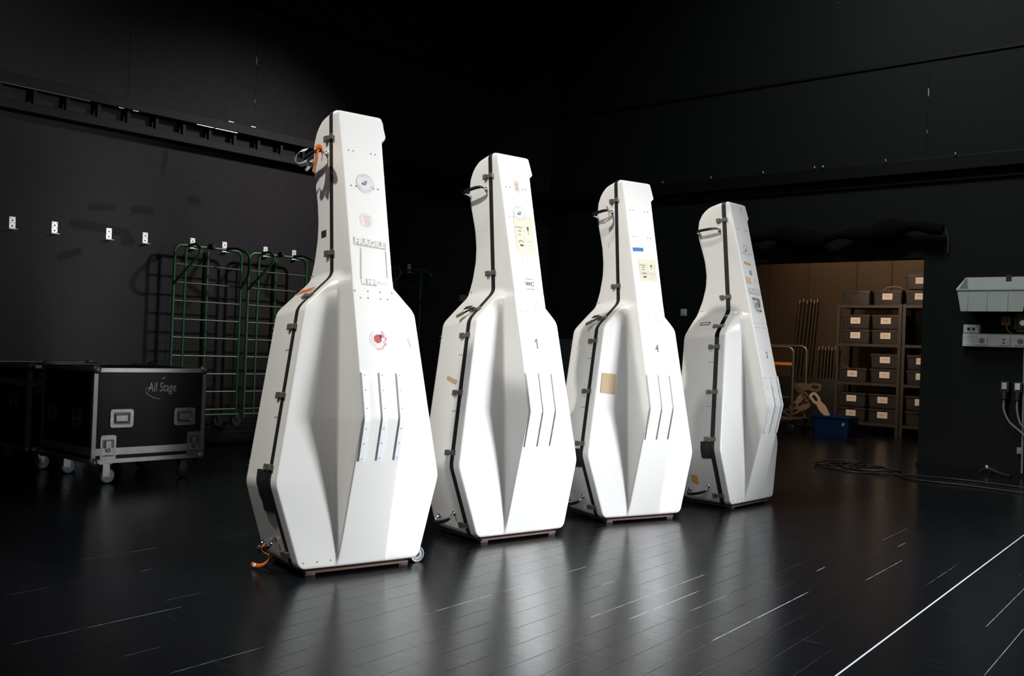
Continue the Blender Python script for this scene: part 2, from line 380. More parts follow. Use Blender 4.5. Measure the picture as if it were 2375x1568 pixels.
# storage room behind the doorway
b = MB(); b.box2((-7.9, YB + .2, 0), (-7.8, 14.6, 3.05)); struct('wall_storage_left', b, M_STPANEL)
b = MB(); b.box2((-3.2, YB + .2, 0), (-3.1, 14.6, 3.05)); struct('wall_storage_right', b, M_STPANEL)
b = MB(); b.box2((-7.9, 14.5, 0), (-3.1, 14.6, 3.05)); struct('wall_storage_back', b, M_STPANEL)
b = MB(); b.box2((-7.9, YB + .2, 3.0), (-3.1, 14.5, 3.1)); struct('ceiling_storage', b, M_BEAM)
b = MB()
for sx in (-7.3, -6.66, -5.89, -5.36, -4.7, -4.0): b.box2((sx - .012, 14.485, 0), (sx + .012, 14.5, 3.0))
struct('trim_4', b, mat('dark_panel_joint', (.05, .035, .025), .7))

# ------------------------------------------------------------------ perforated brackets on the left wall
def make_bracket():
    t = thing('wall_bracket', '', 'bracket', (0, 0, 0), 0, 'galvanised angle brackets on the left wall')
    b = MB()
    pl = rrect(.048, .104, .002, 1)
    b.prism(pl, 0, .003, lambda u, v, w_: (w_, u, v - .052))
    b.box2((0, -.024, -.104), (.055, .024, -.101)); b.build('plate', M_GALV, t)
    for (u, v, r) in ((0, -.03, .0075), (0, -.074, .0075), (-.014, -.012, .004), (.014, -.012, .004), (-.014, -.05, .004), (.014, -.05, .004), (-.014, -.092, .004), (.014, -.092, .004)):
        b = MB(); b.cyl((.0025, u, v), (.0042, u, v), r, 12); b.build('hole', M_BLACK, t)
    return t
bys = [3.215, 3.555, 4.026, 4.364, 4.837, 5.177, 5.642, 5.987, 6.45, 6.79, 7.25, 7.589]
blab = ['perforated galvanised bracket nearest the left edge of the photo', 'second perforated bracket from the left edge, on the bare wall above the flight cases',
 'perforated bracket at the right end of the long dark wall smudge', 'perforated bracket on bare wall just left of the first green rack',
 'perforated bracket over the left half of the leftmost green rack', 'perforated bracket over the right half of the leftmost green rack',
 'perforated bracket over the left half of the second green rack', 'dim perforated bracket over the second green rack, beside the nearest white case',
 '', '', '', 'small dim bracket above the green rack between the first and second white cases']
br0 = make_bracket(); first = True
for y, lb in zip(bys, blab):
    if not lb: continue
    o = br0 if first else copy_tree(br0); first = False
    o.location = (XL, y, 1.953); o['label'] = lb

# ------------------------------------------------------------------ green racks hanging on the brackets
def make_rack(y0, y1, label, wheels=True):
    t = thing('roll_rack', label, 'rack', (XL + .19, y0, 0), 0, 'green tubular racks hung on the left wall')
    W = y1 - y0; r = .0135
    b = MB(); b.tube(bend([(0, 0, .26), (0, 0, 1.86), (0, W, 1.86), (0, W, .26)], .08), r); b.build('outer_frame', M_GREEN, t)
    b = MB(); b.cyl((0, .11, .30), (0, .11, 1.86), r * .9, 10); b.build('inner_upright', M_GREEN, t)
    b = MB(); b.cyl((-.16, W * .62, .24), (-.16, W * .62, 1.84), r, 10); b.build('rear_upright', M_GREEN, t)
    for k in range(9):
        z = 1.683 - .1668 * k; b = MB(); b.cyl((.0, 0, z), (.0, W, z), .0085, 8); b.build('rung', mat('worn_rung', (.055, .07, .035), .4, .4, var=.3), t)
    b = MB(); b.cyl((0, 0, .297), (0, W + .03, .297), r, 10); b.build('bottom_rail', M_GREEN, t)
    for (yy, s) in ((0, 1), (W, -1)):
        b = MB(); b.tube(bend([(0, yy + s * .16, 1.87), (.16, yy + s * .12, 1.87), (.30, yy + s * .10, 1.80), (.16, yy + s * .02, 1.62), (0, yy, 1.50)], .07, 5), r * .95); b.build('hook_loop', M_GREEN, t)
    b = MB(); b.cyl((.0, W * .5, 1.87), (.05, W * .5 + .02, 1.875), .026, 14, .004); b.build('ring_clamp', M_DARK, t)
    if wheels:
        for (xx, yy) in ((-.02, W + .015), (-.02, W * .74)):
            b = MB(); b.cyl((xx - .02, yy, .235), (xx + .02, yy, .235), .055, 20, .006); c = b.build('caster_wheel', M_BLACK, t)
            b = MB(); b.box2((xx - .03, yy - .015, .235), (xx + .03, yy + .015, .31), .003); b.build('caster_fork', M_DARK, c)
    return t
make_rack(4.555, 5.25, 'dark green tubular ladder rack on the wall right of the front flight case')
make_rack(5.335, 6.01, 'dark green tubular rack half hidden behind the nearest white case')
make_rack(6.95, 7.605, 'dark green rack seen in the gap between the first and second white cases')
# low steel shelf rod under the racks
tag(MB.build((lambda b: (b.box2((XL + .02, 4.3, .02), (XL + .10, 5.9, .10), .004), b)[1])(MB()), 'floor_duct', M_BEAM), 'low black duct along the foot of the left wall under the racks', 'duct')
# small fittings on the far walls
b = MB(); b.box2((XL, 8.42, 1.57), (XL + .04, 8.52, 1.65), .004); tag(b.build('junction_box', mat('tan_plastic', (.22, .17, .09), .6)), 'small tan junction box on the left wall behind the second white case', 'box')
b = MB(); b.box2((XL, 9.84, 2.69), (XL + .02, 9.92, 2.86), .003); tag(b.build('vent_plate', mat('dull_plate', (.045, .04, .035), .6)), 'faint upright plate high on the wall near the far corner', 'plate')
sw = thing('light_switch', 'pale square switch plate on the back wall between third and fourth cases', 'switch', (-6.19, YB, 1.53))
b = MB(); b.box((0, -.006, 0), (.085, .012, .085), None, .004); b.build('plate', M_GREYCR, sw)
b = MB(); b.box((0, -.014, 0), (.05, .006, .055), None, .002); b.build('rocker', M_GREYCR, sw)
b = MB(); b.box2((-8.25, 9.75, 0), (-7.55, 9.98, 1.17), .008); tag(b.build('storage_bin', mat('slate_plastic', (.045, .055, .06), .45, var=.3, vscale=6)), 'slate grey upright bin by the back wall behind the second and third cases', 'bin')

# ================================================================== DOUBLE BASS CASES
LEAN = .0853
cl_, sl_ = math.cos(LEAN), math.sin(LEAN)
def LT(x, f, z):
    """case coordinates (x across, f forward, z up the case) -> object coordinates; the case leans back a little"""
    return (x, -(cl_ * f - sl_ * z), sl_ * f + cl_ * z + .045)
def pw(z, pts):
    if z <= pts[0][0]: 
        (a, b), (c, d) = pts[0], pts[1]; return b + (d - b) * (z - a) / (c - a) if c != a else b
    for (a, b), (c, d) in zip(pts, pts[1:]):
        if z <= c: return b + (d - b) * (z - a) / (c - a)
    (a, b), (c, d) = pts[-2], pts[-1]; return b + (d - b) * (z - a) / (c - a)
def sm(z, pts, r):
    return sum(pw(z + r * (k - 4) / 4, pts) for k in range(9)) / 9
Z0, Z1 = -.015, 2.092
OUT = [(-.0248, .3056), (.3652, .4234), (1.1502, .2911), (1.3096, .1226), (2.0923, .1313)]
def wid(z):
    w_ = sm(z, OUT, .022)
    if z > Z1 - .03: q = (z - (Z1 - .03)) / .03; w_ -= .03 * (1 - math.sqrt(max(0, 1 - min(q, 1) ** 2)))
    if z < Z0 + .035: q = (Z0 + .035 - z) / .035; w_ -= .035 * (1 - math.sqrt(max(0, 1 - min(q, 1) ** 2)))
    return w_
DP = [(-.0077, .0504), (.647, .2466), (2.103, .0175)]
def sst(a, b, z): t = min(1, max(0, (z - a) / (b - a))); return t * t * (3 - 2 * t)
def prof(z):
    """left and right corner points of the lid at height z, as (x, f)"""
    w_ = wid(z); dp = sm(z, DP, .01)
    aL = pw(z, [(-.01, .122), (.647, .102), (2.1, .1085)]); aR = pw(z, [(-.01, .122), (.647, .111), (1.3, .106), (2.1, .1085)])
    wL = wR = w_
    bul = .023 * (1 - .75 * min(1, max(0, (z - 2.0) / .085))) * sst(1.968, 1.990, z)
    aR += bul; wR += bul * .7
    if z > Z1 - .03:
        d = w_ - wid(Z1 - .03); aL = min(aL, w_ - .015); aR = min(aR, wR - .012)
    if z < .05: aL = min(aL, w_ - .02); aR = min(aR, w_ - .02)
    k = sst(1.255, 1.335, z)      # 0 body, 1 neck
    def side(w2, a):
        v = pw(z, [(0, .127), (.35, .134), (.6, .1354), (1.3, .1354)]); v = min(max(v, a + .01), w2 - .03)
        dv = pw(z, [(0, .048), (.2, .062), (.5, .076), (.65, .082), (1.3, .084)]); dv = min(dv, dp)
        rim = .0445 if z > .04 else .0445
        Bb, Vb = (w2 - .003, min(rim, dp * .9)), (v, dv)
        Bn, Vn = (w2 + (a - w2) * .3, dp * .3), (w2 + (a - w2) * .62, dp * .62)
        B = (Bb[0] + (Bn[0] - Bb[0]) * k, Bb[1] + (Bn[1] - Bb[1]) * k); V = (Vb[0] + (Vn[0] - Vb[0]) * k, Vb[1] + (Vn[1] - Vb[1]) * k)
        return [(w2, 0.), B, V, (a, dp)]
    L = side(wL, aL); R = side(wR, aR)
    return [(-x, f) for x, f in L] + [(x, f) for x, f in reversed(R)]
def zs_list():
    z = [Z0 + (Z1 - Z0) * k / 90 for k in range(91)]
    for c in (.3652, .647, 1.1502, 1.3096, 1.98): z += [c + .005 * k for k in range(-7, 8)]
    z += [Z0 + .0025 * k for k in range(16)] + [Z1 - .0022 * k for k in range(16)]
    z = sorted(z); out = [z[0]]
    for q in z[1:]:
        if q - out[-1] > .0009: out.append(q)
    if out[-1] != Z1: out[-1] = Z1
    return out
ZS = zs_list()
def fillet(pts, rad, n=5):
    out = [pts[0]]
    for i in range(1, len(pts) - 1):
        a, b_, c = Vector(pts[i - 1]), Vector(pts[i]), Vector(pts[i + 1]); l = min(rad[i], (a - b_).length * .46, (c - b_).length * .46)
        if (a - b_).length < 1e-6 or (c - b_).length < 1e-6: out += [tuple(b_)] * (n + 1); continue
        p, q = b_ + (a - b_).normalized() * l, b_ + (c - b_).normalized() * l
        for k in range(n + 1): t = k / n; r_ = p * (1 - t) ** 2 + b_ * 2 * t * (1 - t) + q * t * t; out.append((r_.x, r_.y))
    out.append(pts[-1]); return out
def lid_depth(x, z):
    P = prof(z)
    for (a, b_), (c, d) in zip(P, P[1:]):
        if a <= x <= c and c > a: return b_ + (d - b_) * (x - a) / (c - a)
    return 0
def build_lid():
    b = MB(); rows = []
    for z in ZS:
        P = fillet(prof(z), [0, .012, .013, .008, .008, .013, .012, 0])
        s = 1.
        if z > Z1 - .014: q = (z - Z1 + .014) / .014; s = math.sqrt(max(0, 1 - q * q))
        cut = 0
        if z < Z0 + .014: q = (Z0 + .014 - z) / .014; cut = .014 * (1 - math.sqrt(max(0, 1 - q * q)))
        rows.append([LT(x, max(0, f * s - (cut if f > .02 else 0)), z) for x, f in P])
    P = fillet(prof(Z0), [0, .012, .013, .008, .008, .013, .012, 0])
    rows.insert(0, [LT(x, 0, Z0) for x, f in P])
    b.grid(rows); return b
BK = [(-.02, .335), (.028, .362), (.1, .352), (.39, .316), (.8, .305), (1.158, .296), (1.25, .292), (1.32, .280), (1.40, .238), (1.50, .205), (1.583, .196), (1.68, .203), (1.78, .226), (1.853, .244), (1.92, .247), (1.98, .236), (2.03, .205), (2.06, .165), (2.08, .11), (2.092, .03)]
GB = .031
def build_shell():
    b = MB(); rows = []
    def row(z, depth=None):
        w_ = wid(z); bk = sm(z, BK, .012)
        if z < Z0 + .06: q = (Z0 + .06 - z) / .06; bk -= .06 * (1 - math.sqrt(max(0, 1 - q * q)))
        bk = max(bk, GB + .004)
        if depth is not None: bk = depth
        wb = w_ - .010
        P = [(-w_, -GB), (-wb, -bk), (wb, -bk), (w_, -GB)]
        P = fillet(P, [0, .032, .032, 0])
        rw = []
        for x, f in P:
            zz = z + max(0, 1 - max(0, z - Z0) / .3) * (-f) * .0855     # underside stays level
            rw.append(LT(x, f, zz))
        return rw
    for z in ZS: rows.append(row(z))
    rows.insert(0, row(Z0, GB + .003)); rows.append(row(Z1, GB + .003))
    b.grid(rows); return b
def outline():
    L = [(-wid(z), z) for z in ZS]; R = [(wid(z), z) for z in reversed(ZS)]
    return L + R
OL = outline()
def onormal(k, pts):
    n = len(pts); a, c = pts[k - 1], pts[(k + 1) % n]; t = Vector((c[0] - a[0], c[1] - a[1]))
    t = t.normalized() if t.length > 1e-9 else Vector((0, 1)); return (-t.y, t.x)    # outward for bottom->top on the left side
def band(f0, f1, off, pts=None, closed=True, inner=-.012):
    pts = pts or OL; b = MB(); n = len(pts); rows = []
    N = [onormal(k, OL if closed else pts) if closed or 0 < k < n - 1 else onormal(1 if k == 0 else n - 2, pts) for k in range(n)]
    for (f, o) in ((f0, inner), (f0, off), (f1, off), (f1, inner)):
        rows.append([LT(p[0] + N[k][0] * o, f, p[1] + N[k][1] * o) for k, p in enumerate(pts)])
    b.grid(rows, closed); return b
def wallframe(z, side=-1):
    """frame on the side wall at outline height z: returns point fn(f, t, n)"""
    e = .01; t = Vector((side * (wid(z + e) - wid(z - e)), 0, 2 * e)).normalized(); nrm = Vector((t.z * side, 0, -t.x * side))
    c = Vector((side * wid(z), 0, z))
    def fn(f, tt, n): p = c + t * tt + nrm * n; return LT(p.x, f, p.z)
    return fn
def fbox(b, fn, f0, f1, t0, t1, n0, n1, tf=0, tn=0):
    """box in the wall frame, optionally pinched at f0 end"""
    P = [fn(f0, t0 + tf, n0), fn(f1, t0, n0), fn(f1, t1, n0), fn(f0, t1 - tf, n0), fn(f0, t0 + tf, n1 + tn), fn(f1, t0, n1), fn(f1, t1, n1), fn(f0, t1 - tf, n1 + tn)]
    b.add(P, [(0, 3, 2, 1), (4, 5, 6, 7), (0, 1, 5, 4), (1, 2, 6, 5), (2, 3, 7, 6), (3, 0, 4, 7)])
def make_latch(z, parent, side=-1, opened=False):
    fn = wallframe(z, side); b = MB()
    fbox(b, fn, -.076, -.046, -.0145, .0145, .001, .009, 0, .003)
    fbox(b, fn, -.073, -.050, -.011, .011, .009, .012)
    fbox(b, fn, -.046, -.022, -.008, .008, .002, .008)
    if opened:
        b = MB(); fbox(b, fn, -.080, -.048, -.018, .020, .001, .010)
        P = [fn(-.048, -.02, .01), fn(-.080, -.022, .012), fn(-.092, .012, .034), (fn(-.060, .026, .036))]
        Q = [fn(-.048, -.02, .014), fn(-.080, -.022, .016), fn(-.092, .012, .038), (fn(-.060, .026, .040))]
        b.add(P + Q, [(0, 1, 2, 3), (7, 6, 5, 4), (0, 4, 5, 1), (1, 5, 6, 2), (2, 6, 7, 3), (3, 7, 4, 0)]); fbox(b, fn, -.05, -.02, -.008, .008, .002, .01)
    o = b.build('latch', M_BRONZE, parent, 0)
    b = MB(); fbox(b, fn, -.028, .009, -.014, .014, .003, .008); fbox(b, fn, -.020, .003, -.010, .010, .008, .011)
    b.build('keeper', M_KEEP, o, 0)
    return o
def make_lever(z, parent):
    fn = wallframe(z, -1)
    def PT(f, t, n): return Vector(fn(f, t, n))
    b = MB(); a0, a1 = PT(-.03, 0, .016), PT(-.115, -.075, .022); d = (a1 - a0)
    sidev = d.cross(Vector(fn(0, 0, 1)) - Vector(fn(0, 0, 0))).normalized() * .009; up = (Vector(fn(0, 0, 1)) - Vector(fn(0, 0, 0))) * .005
    def slab(b, p, q, s, u): b.add([p - s, p + s, q + s, q - s, p - s + u, p + s + u, q + s + u, q - s + u], [(0, 1, 2, 3), (7, 6, 5, 4), (0, 4, 5, 1), (1, 5, 6, 2), (2, 6, 7, 3), (3, 7, 4, 0)])
    slab(b, a0, a0 + d * .62, sidev * .7, up); o = b.build('open_lever', M_CHROME, parent, 0)
    b = MB(); slab(b, a0 + d * .6, a1, sidev * 1.5, up * 1.5); b.build('lever_tip', M_BRONZE, o, 0)
    return o
def make_handle(zf, parent, z, drop, f0, f1, out, side=-1):
    """bow handle on the side wall between f0 and f1"""
    fn = wallframe(z, side)
    A, B = (f0, drop[0]), (f1, drop[1])
    def P(s, n, extra=0): return fn(A[0] + (B[0] - A[0]) * s, A[1] + (B[1] - A[1]) * s + extra, n)
    b = MB(); path = catmull([P(0, .0), P(0, .014), P(-.02, .030, zf * .4), P(.05, out, zf * .8), P(.3, out + .006, zf), P(.7, out + .006, zf), P(.95, out, zf * .8), P(1.02, .030, zf * .4), P(1, .014), P(1, 0)], 5)
    b.tube(path, .0062, 10)
    for s in (0, 1):
        p0, p1 = Vector(P(s, 0)), Vector(P(s, .007)); b.cyl(p0, p1, .013, 16, .002)
    o = b.build('carry_handle', M_CHROME, parent)
    b = MB(); g0 = [Vector(p) for p in path[13:34]]; b.tube(g0, [.0075 + .0025 * math.sin(PI * k / (len(g0) - 1)) for k in range(len(g0))], 10); b.build('grip', M_GRIP, o)
    return o
def panel_pt(u, v, eps=.0012): return LT(u, lid_depth(u, v) + eps, v)
def side_pt(f, z, eps=.0012, side=-1):
    w_ = wid(z); bk = sm(z, BK, .012); x = w_ + (w_ - .010 - w_) * ((-f) - GB) / max(.02, bk - GB)
    zz = z + max(0, 1 - max(0, z - Z0) / .3) * (-f) * .0855
    return LT(side * (x + eps), f, zz)
def patch(name, uv, fn, m, parent, label=None, tess=1):
    """uv polygon (convex quad or n-gon) wrapped onto the case by fn"""
    b = MB()
    if tess > 1 and len(uv) == 4:
        rows = []
        for i in range(tess + 1):
            s = i / tess; rows.append([fn(*( (Vector(uv[0]).lerp(Vector(uv[3]), s)).lerp(Vector(uv[1]).lerp(Vector(uv[2]), s), j / tess))) for j in range(tess + 1)])
        b.grid(rows)
    else: b.add([fn(u, v) for u, v in uv], [tuple(range(len(uv)))])
    o = b.build(name, m, parent, 0)
    if label: o['label'] = label
    return o
def ptext(name, txt, size, c, fn, m, parent, rot=0, sx=1., bold=0., label=None, sh=0.):
    v, f = text_mesh(txt, size, bold); ca, sa = math.cos(rot), math.sin(rot); b = MB()
    b.add([fn(c[0] + (x * sx + y * sh) * ca - y * sa, c[1] + (x * sx + y * sh) * sa + y * ca) for x, y in v], f)
    o = b.build(name, m, parent, 0)
    if label: o['label'] = label
    return o
def circ(cx, cz, r, n=28, rz=None): return [(cx + r * math.cos(2 * PI * k / n), cz + (rz or r) * math.sin(2 * PI * k / n)) for k in range(n)]
def ring(name, cx, cz, r0, r1, fn, m, parent, n=32, a0=0, a1=2 * PI):
    b = MB(); rows = [[fn(cx + r * math.cos(a0 + (a1 - a0) * k / n), cz + r * math.sin(a0 + (a1 - a0) * k / n)) for k in range(n + 1)] for r in (r0, r1)]
    b.grid(rows); return b.build(name, m, parent, 0)
def arc_text(name, txt, cx, cz, r, a_mid, step, size, fn, m, parent, inward=False):
    """small letters around a circle, one mesh"""
    b = MB(); n = len(txt)
    for k, ch in enumerate(txt):
        if ch == ' ': continue
        a = a_mid - (k - (n - 1) / 2) * step * (-1 if inward else 1)
        v, f = text_mesh(ch, size); rot = a - PI / 2 + (PI if inward else 0); ca, sa = math.cos(rot), math.sin(rot)
        b.add([fn(cx + r * math.cos(a) + x * ca - y * sa, cz + r * math.sin(a) + x * sa + y * ca) for x, y in v], f)
    return b.build(name, m, parent, 0)

def make_case_master():
    t = thing('double_bass_case', '', 'instrument case', (0, 0, 0), 0, 'white double bass flight cases in a row')
    build_lid().build('lid', M_WHITE, t, 40)
    build_shell().build('back_shell', M_WHITE, t, 40)
    band(-GB, 0.0, .0022).build('seam_gasket', M_BLACK, t, 30)
    band(-GB - .0022, -GB, .0016).build('gasket_edging', M_TAN, t, 30)
    # underside board and feet
    b = MB(); b.box2((-.268, -.036, .013), (.255, .33, .024), .002); o = b.build('base_board', M_WOOD, t)
    for x in (-.24, .235):
        for y in (-.01, .29):
            b = MB(); b.box2((x - .025, y - .015, 0), (x + .025, y + .02, .013), .002); b.build('foot', M_BLACK, o)
    for z, kw in ((1.962, {}), (1.416, {}), (1.062, {}), (.752, {}), (.435, {}), (.050, {})):
        make_latch(z, t, **kw)
    make_latch(1.205, t)
    make_handle(.012, t, 1.893, (.0, -.004), -.057, -.222, .040)
    make_handle(-.022, t, .110, (.0, -.026), -.100, -.248, .042)
    # strips over the bridge bulge
    for cx in (-.0825, .007, .0965):
        b = MB(); w2 = .0115; zz = [.457, .55, .62, .635, .644, .651, .66, .68, .75, .849]; rows = []
        for z in zz:
            d = sm(z, DP, .008); rows.append([LT(cx - w2, d - .001, z), LT(cx - w2, d + .0075, z), LT(cx + w2, d + .0075, z), LT(cx + w2, d - .001, z)])
        b.grid(rows, True); b.add(rows[0], [(0, 1, 2, 3)]); b.add(rows[-1], [(3, 2, 1, 0)])
        o = b.build('metal_strip', M_ALU, t, 25)
        for z in (.468, .535, .60, .69, .77, .838):
            b = MB(); d = sm(z, DP, .008); b.cyl(LT(cx, d + .0074, z), LT(cx, d + .0088, z), .0032, 10); b.build('strip_screw', M_RIVET, o)
    # rivets
    def riv(p, q, r=.0042):
        b = MB(); b.cyl(p, q, r, 10); b.build('rivet', M_RIVET, t)
    for x, z in [(-.0745, 1.894), (-.050, 1.894), (.043, 1.894), (.066, 1.894), (-.0745, 1.721), (-.049, 1.721), (.043, 1.721), (.066, 1.721),
                 (-.095, 1.222), (-.029, 1.222), (.034, 1.222), (.096, 1.222), (-.069, 1.19), (-.030, 1.19), (.034, 1.19), (.071, 1.19), (-.285, .015), (-.218, .015), (-.155, .017)]:
        riv(panel_pt(x, z, -.002), panel_pt(x, z, .0016), .0035)
    for f, z in [(-.262, 1.331), (-.231, 1.330), (-.066, .957), (-.045, .957), (-.065, .655), (-.045, .655), (-.288, 1.075), (-.288, 1.052), (-.295, .458), (-.295, .434)]:
        riv(side_pt(f, z, -.002), side_pt(f, z, .0018), .0038)
    return t
master = make_case_master()
CASES = [((-3.471, 2.903), 78.50246, -.0009, .0053), ((-3.494, 4.049), 80.17218, -.0039, .0008), ((-3.395, 5.084), 72.91345, .0030, .0021), ((-3.259, 6.232), 89.72753, .0018, -.0033)]
labels = ['nearest and largest white bass case, ladybird sticker on its front, orange tag on handle',
          'white bass case marked WC and 1, second from the front',
          'white bass case numbered 4 with blue tape on the neck, third in the row',
          'farthest white bass case, numbered 2, next to the storage doorway']
cases = []
for i, ((x, y), yaw, rx, ry) in enumerate(CASES):
    o = master if i == 0 else copy_tree(master)
    o.location = (x, y, 0); o.rotation_euler = (rx, ry, math.radians(yaw)); o['label'] = labels[i]; cases.append(o)

INKB = flat('navy_print', (.03, .035, .22)); INKR = flat('red_print', (.76, .27, .27)); GHOST = flat('ghost_grey', (.42, .43, .38)); PALE = flat('pale_circle', (.66, .665, .655))
GREYP = flat('grey_print', (.47, .48, .48)); CREAM = flat('cream_paper', (.63, .595, .46)); TANP = flat('tan_tape', (.52, .36, .19)); WHT = flat('white_peel', (.74, .74, .72))
SINK = flat('black_print', (.05, .055, .07)); BLU = flat('blue_tape', (.02, .14, .38)); BLUR = flat('slate_digit', (.07, .12, .16))
PK = flat('faded_red_tape', (.70, .40, .33)); ORS = flat('orange_sticker', (.62, .26, .10)); MINT = flat('mint_tape', (.55, .68, .61)); PEEL = flat('brown_paper', (.42, .29, .16))
DKP = flat('dark_label_plate', (.02, .02, .022)); BLOT = flat('worn_black_print', (.16, .16, .16))
def stamp(t, cx, cz, r=.046, txt=True, mon=INKB):
    s = patch('round_sticker', circ(cx, cz, r), lambda u, v: panel_pt(u, v, .0010), PALE, t, 'round pale sticker with navy monogram')
    ring('sticker_rim', cx, cz, r - .0015, r, lambda u, v: panel_pt(u, v, .0016), GREYP, s)
    arc_text('sticker_letters', 'SARPICS', cx, cz, r * .80, PI / 2, .21, .011, lambda u, v: panel_pt(u, v, .0016), GREYP, s)
    arc_text('sticker_letters', 'STADT FOR MEISTER', cx, cz, r * .80, -PI / 2, .17, .0105, lambda u, v: panel_pt(u, v, .0016), GREYP, s, True)
    ptext('monogram', 'S', .032, (cx - .004, cz), lambda u, v: panel_pt(u, v, .0017), mon, s, -.2, .8)
    ptext('monogram', 'f', .036, (cx + .004, cz), lambda u, v: panel_pt(u, v, .0018), mon, s, -.25, .9)
    patch('monogram', circ(cx - .013, cz - .003, .005), lambda u, v: panel_pt(u, v, .0017), mon, s)
    return s
P2 = lambda u, v: panel_pt(u, v, .0018)
P1 = lambda u, v: panel_pt(u, v, .0012)
S1f = lambda u, v: side_pt(u, v, .0012)
S2f = lambda u, v: side_pt(u, v, .0018)
make_lever(1.205, cases[1]); make_lever(1.205, cases[2])
# ---- case one
t = cases[0]
stamp(t, -.001, 1.741)
s = patch('round_sticker', circ(-.008, 1.562, .034), P1, PALE, t, 'round pale sticker with red writing and heart')
for k, wd in enumerate((.042, .034, .030, .026)): patch('red_text_line', [(-.008 - wd / 2, 1.580 - k * .008), (-.008 + wd / 2, 1.581 - k * .008), (-.008 + wd / 2, 1.5785 - k * .008), (-.008 - wd / 2, 1.5775 - k * .008)], P2, INKR, s)
hp = [(-.004 + .016 * math.sin(a) ** 3 * .8, 1.541 + .0008 * (13 * math.cos(a) - 5 * math.cos(2 * a) - 2 * math.cos(3 * a) - math.cos(4 * a))) for a in [2 * PI * k / 30 for k in range(30)]]
b = MB(); hi = [(-.004 + (x + .004) * .75, 1.541 + (z - 1.541) * .75) for x, z in hp]
b.grid([[P2(*q) for q in hp], [P2(*q) for q in hi]], True); b.build('red_heart', INKR, s, 0)
s = patch('tape_residue', [(-.084, 1.474), (.084, 1.462), (.082, 1.426), (-.083, 1.436)], P1, GHOST, t, 'peeled FRAGILE tape residue')
ptext('fragile_letters', 'FRAGILE', .040, (.0, 1.4515), P2, WHT, s, -.06, 1.07, .0015)
s = patch('tape_residue', [(-.052, 1.424), (-.046, 1.424), (-.056, 1.28), (-.064, 1.28)], P1, GHOST, t)
patch('tape_residue', [(.078, 1.42), (.083, 1.42), (.080, 1.29), (.076, 1.29)], P1, GHOST, t)
s = patch('tape_residue', [(-.060, 1.283), (.020, 1.278), (.020, 1.248), (-.058, 1.252)], P1, GHOST, t); ptext('fragile_letters', 'III MM', .03, (-.02, 1.266), P2, WHT, s, -.05, 1.0, .002)
patch('tape_residue', [(.030, 1.277), (.078, 1.272), (.076, 1.255), (.030, 1.256)], P1, PALE, t)
s = patch('ladybird_sticker', circ(.003, 1.002, .041), P1, flat('white_round', (.74, .74, .73)), t, 'worn sticker with a red ladybird')
b = MB(); lb = circ(.003, 1.004, .0205, 28); b.add([P2(*q) for q in lb], [tuple(range(28))]); bd = b.build('ladybird_body', flat('ladybird_red', (.72, .09, .10)), s, 0)
P3 = lambda u, v: panel_pt(u, v, .0024)
patch('ladybird_head', circ(.018, 1.016, .0085), P3, SINK, bd)
for dx, dz, r in ((-.012, .006, .0035), (-.003, .009, .003), (-.010, -.006, .0035), (.002, -.001, .0032), (.010, -.008, .0035), (-.002, -.013, .0035), (.003, .016, .003), (.012, .003, .003)): patch('ladybird_spot', circ(.003 + dx, 1.004 + dz, r, 12), P3, SINK, bd)
random.seed(3)
for k in range(26):
    a = random.uniform(-1.0, 1.1); r = random.uniform(.030, .045); x, z = .003 + r * math.cos(a), 1.0 + r * math.sin(a); q = random.uniform(.0015, .0045)
    patch('red_fleck', [(x - q, z - q * .6), (x + q * .7, z - q), (x + q, z + q * .5), (x - q * .4, z + q)], P2, INKR, s)
ring('red_arc', .003, 1.002, .029, .031, P2, INKR, s, 20, 2.4, 4.4); ptext('red_scrawl', 'DkG', .018, (.012, .958), P2, INKR, s, .1)
patch('mint_tape', [(.236, 1.027), (.270, 1.037), (.281, .990), (.257, .980)], lambda u, v: panel_pt(u, v, .002), MINT, t, 'pale mint tape scrap')
def wr(pts): return pts
def shoulder(u, v): return side_pt(u, v, .0014)
s = patch('fragile_sticker', [(-.275, 1.236), (-.240, 1.262), (-.070, 1.257), (-.065, 1.236)], shoulder, ORS, t, 'orange FRAGILE sticker on the shoulder', 6)
ptext('fragile_letters', 'FRAGILE', .026, (-.165, 1.248), lambda u, v: side_pt(u, v, .0022), flat('brown_print', (.45, .10, .04)), s, .03, 1.5, .0007)
patch('label_plate', [(-.136, 1.502), (-.136, 1.534), (-.078, 1.534), (-.078, 1.502)], S1f, DKP, t, 'small black plate')
# black rubber pad along the widest edge
def pad(t, zt, zb, f0, f1, torn=False):
    b = MB(); rows = []
    n = 14
    for i in range(n + 1):
        z = zt + (zb - zt) * i / n; fa = f0 + (.006 * math.sin(i * 1.3) if torn and i > 5 else 0) + (i / n) * (.02 if torn else 0)
        rows.append([side_pt(fa, z, -.001), side_pt(fa, z, .006), side_pt((fa + f1) / 2, z, .0095), side_pt(f1, z, .006), side_pt(f1, z, -.001)])
    b.grid(rows); b.add(rows[0], [(0, 1, 2, 3, 4)]); b.add(rows[-1], [(4, 3, 2, 1, 0)])
    o = b.build('rubber_pad', M_BLACK, t, 30)
pad(cases[0], .425, .236, -.160, -.030, True)
pad(cases[2], .405, .292, -.115, -.034); pad(cases[3], .420, .305, -.104, -.030)
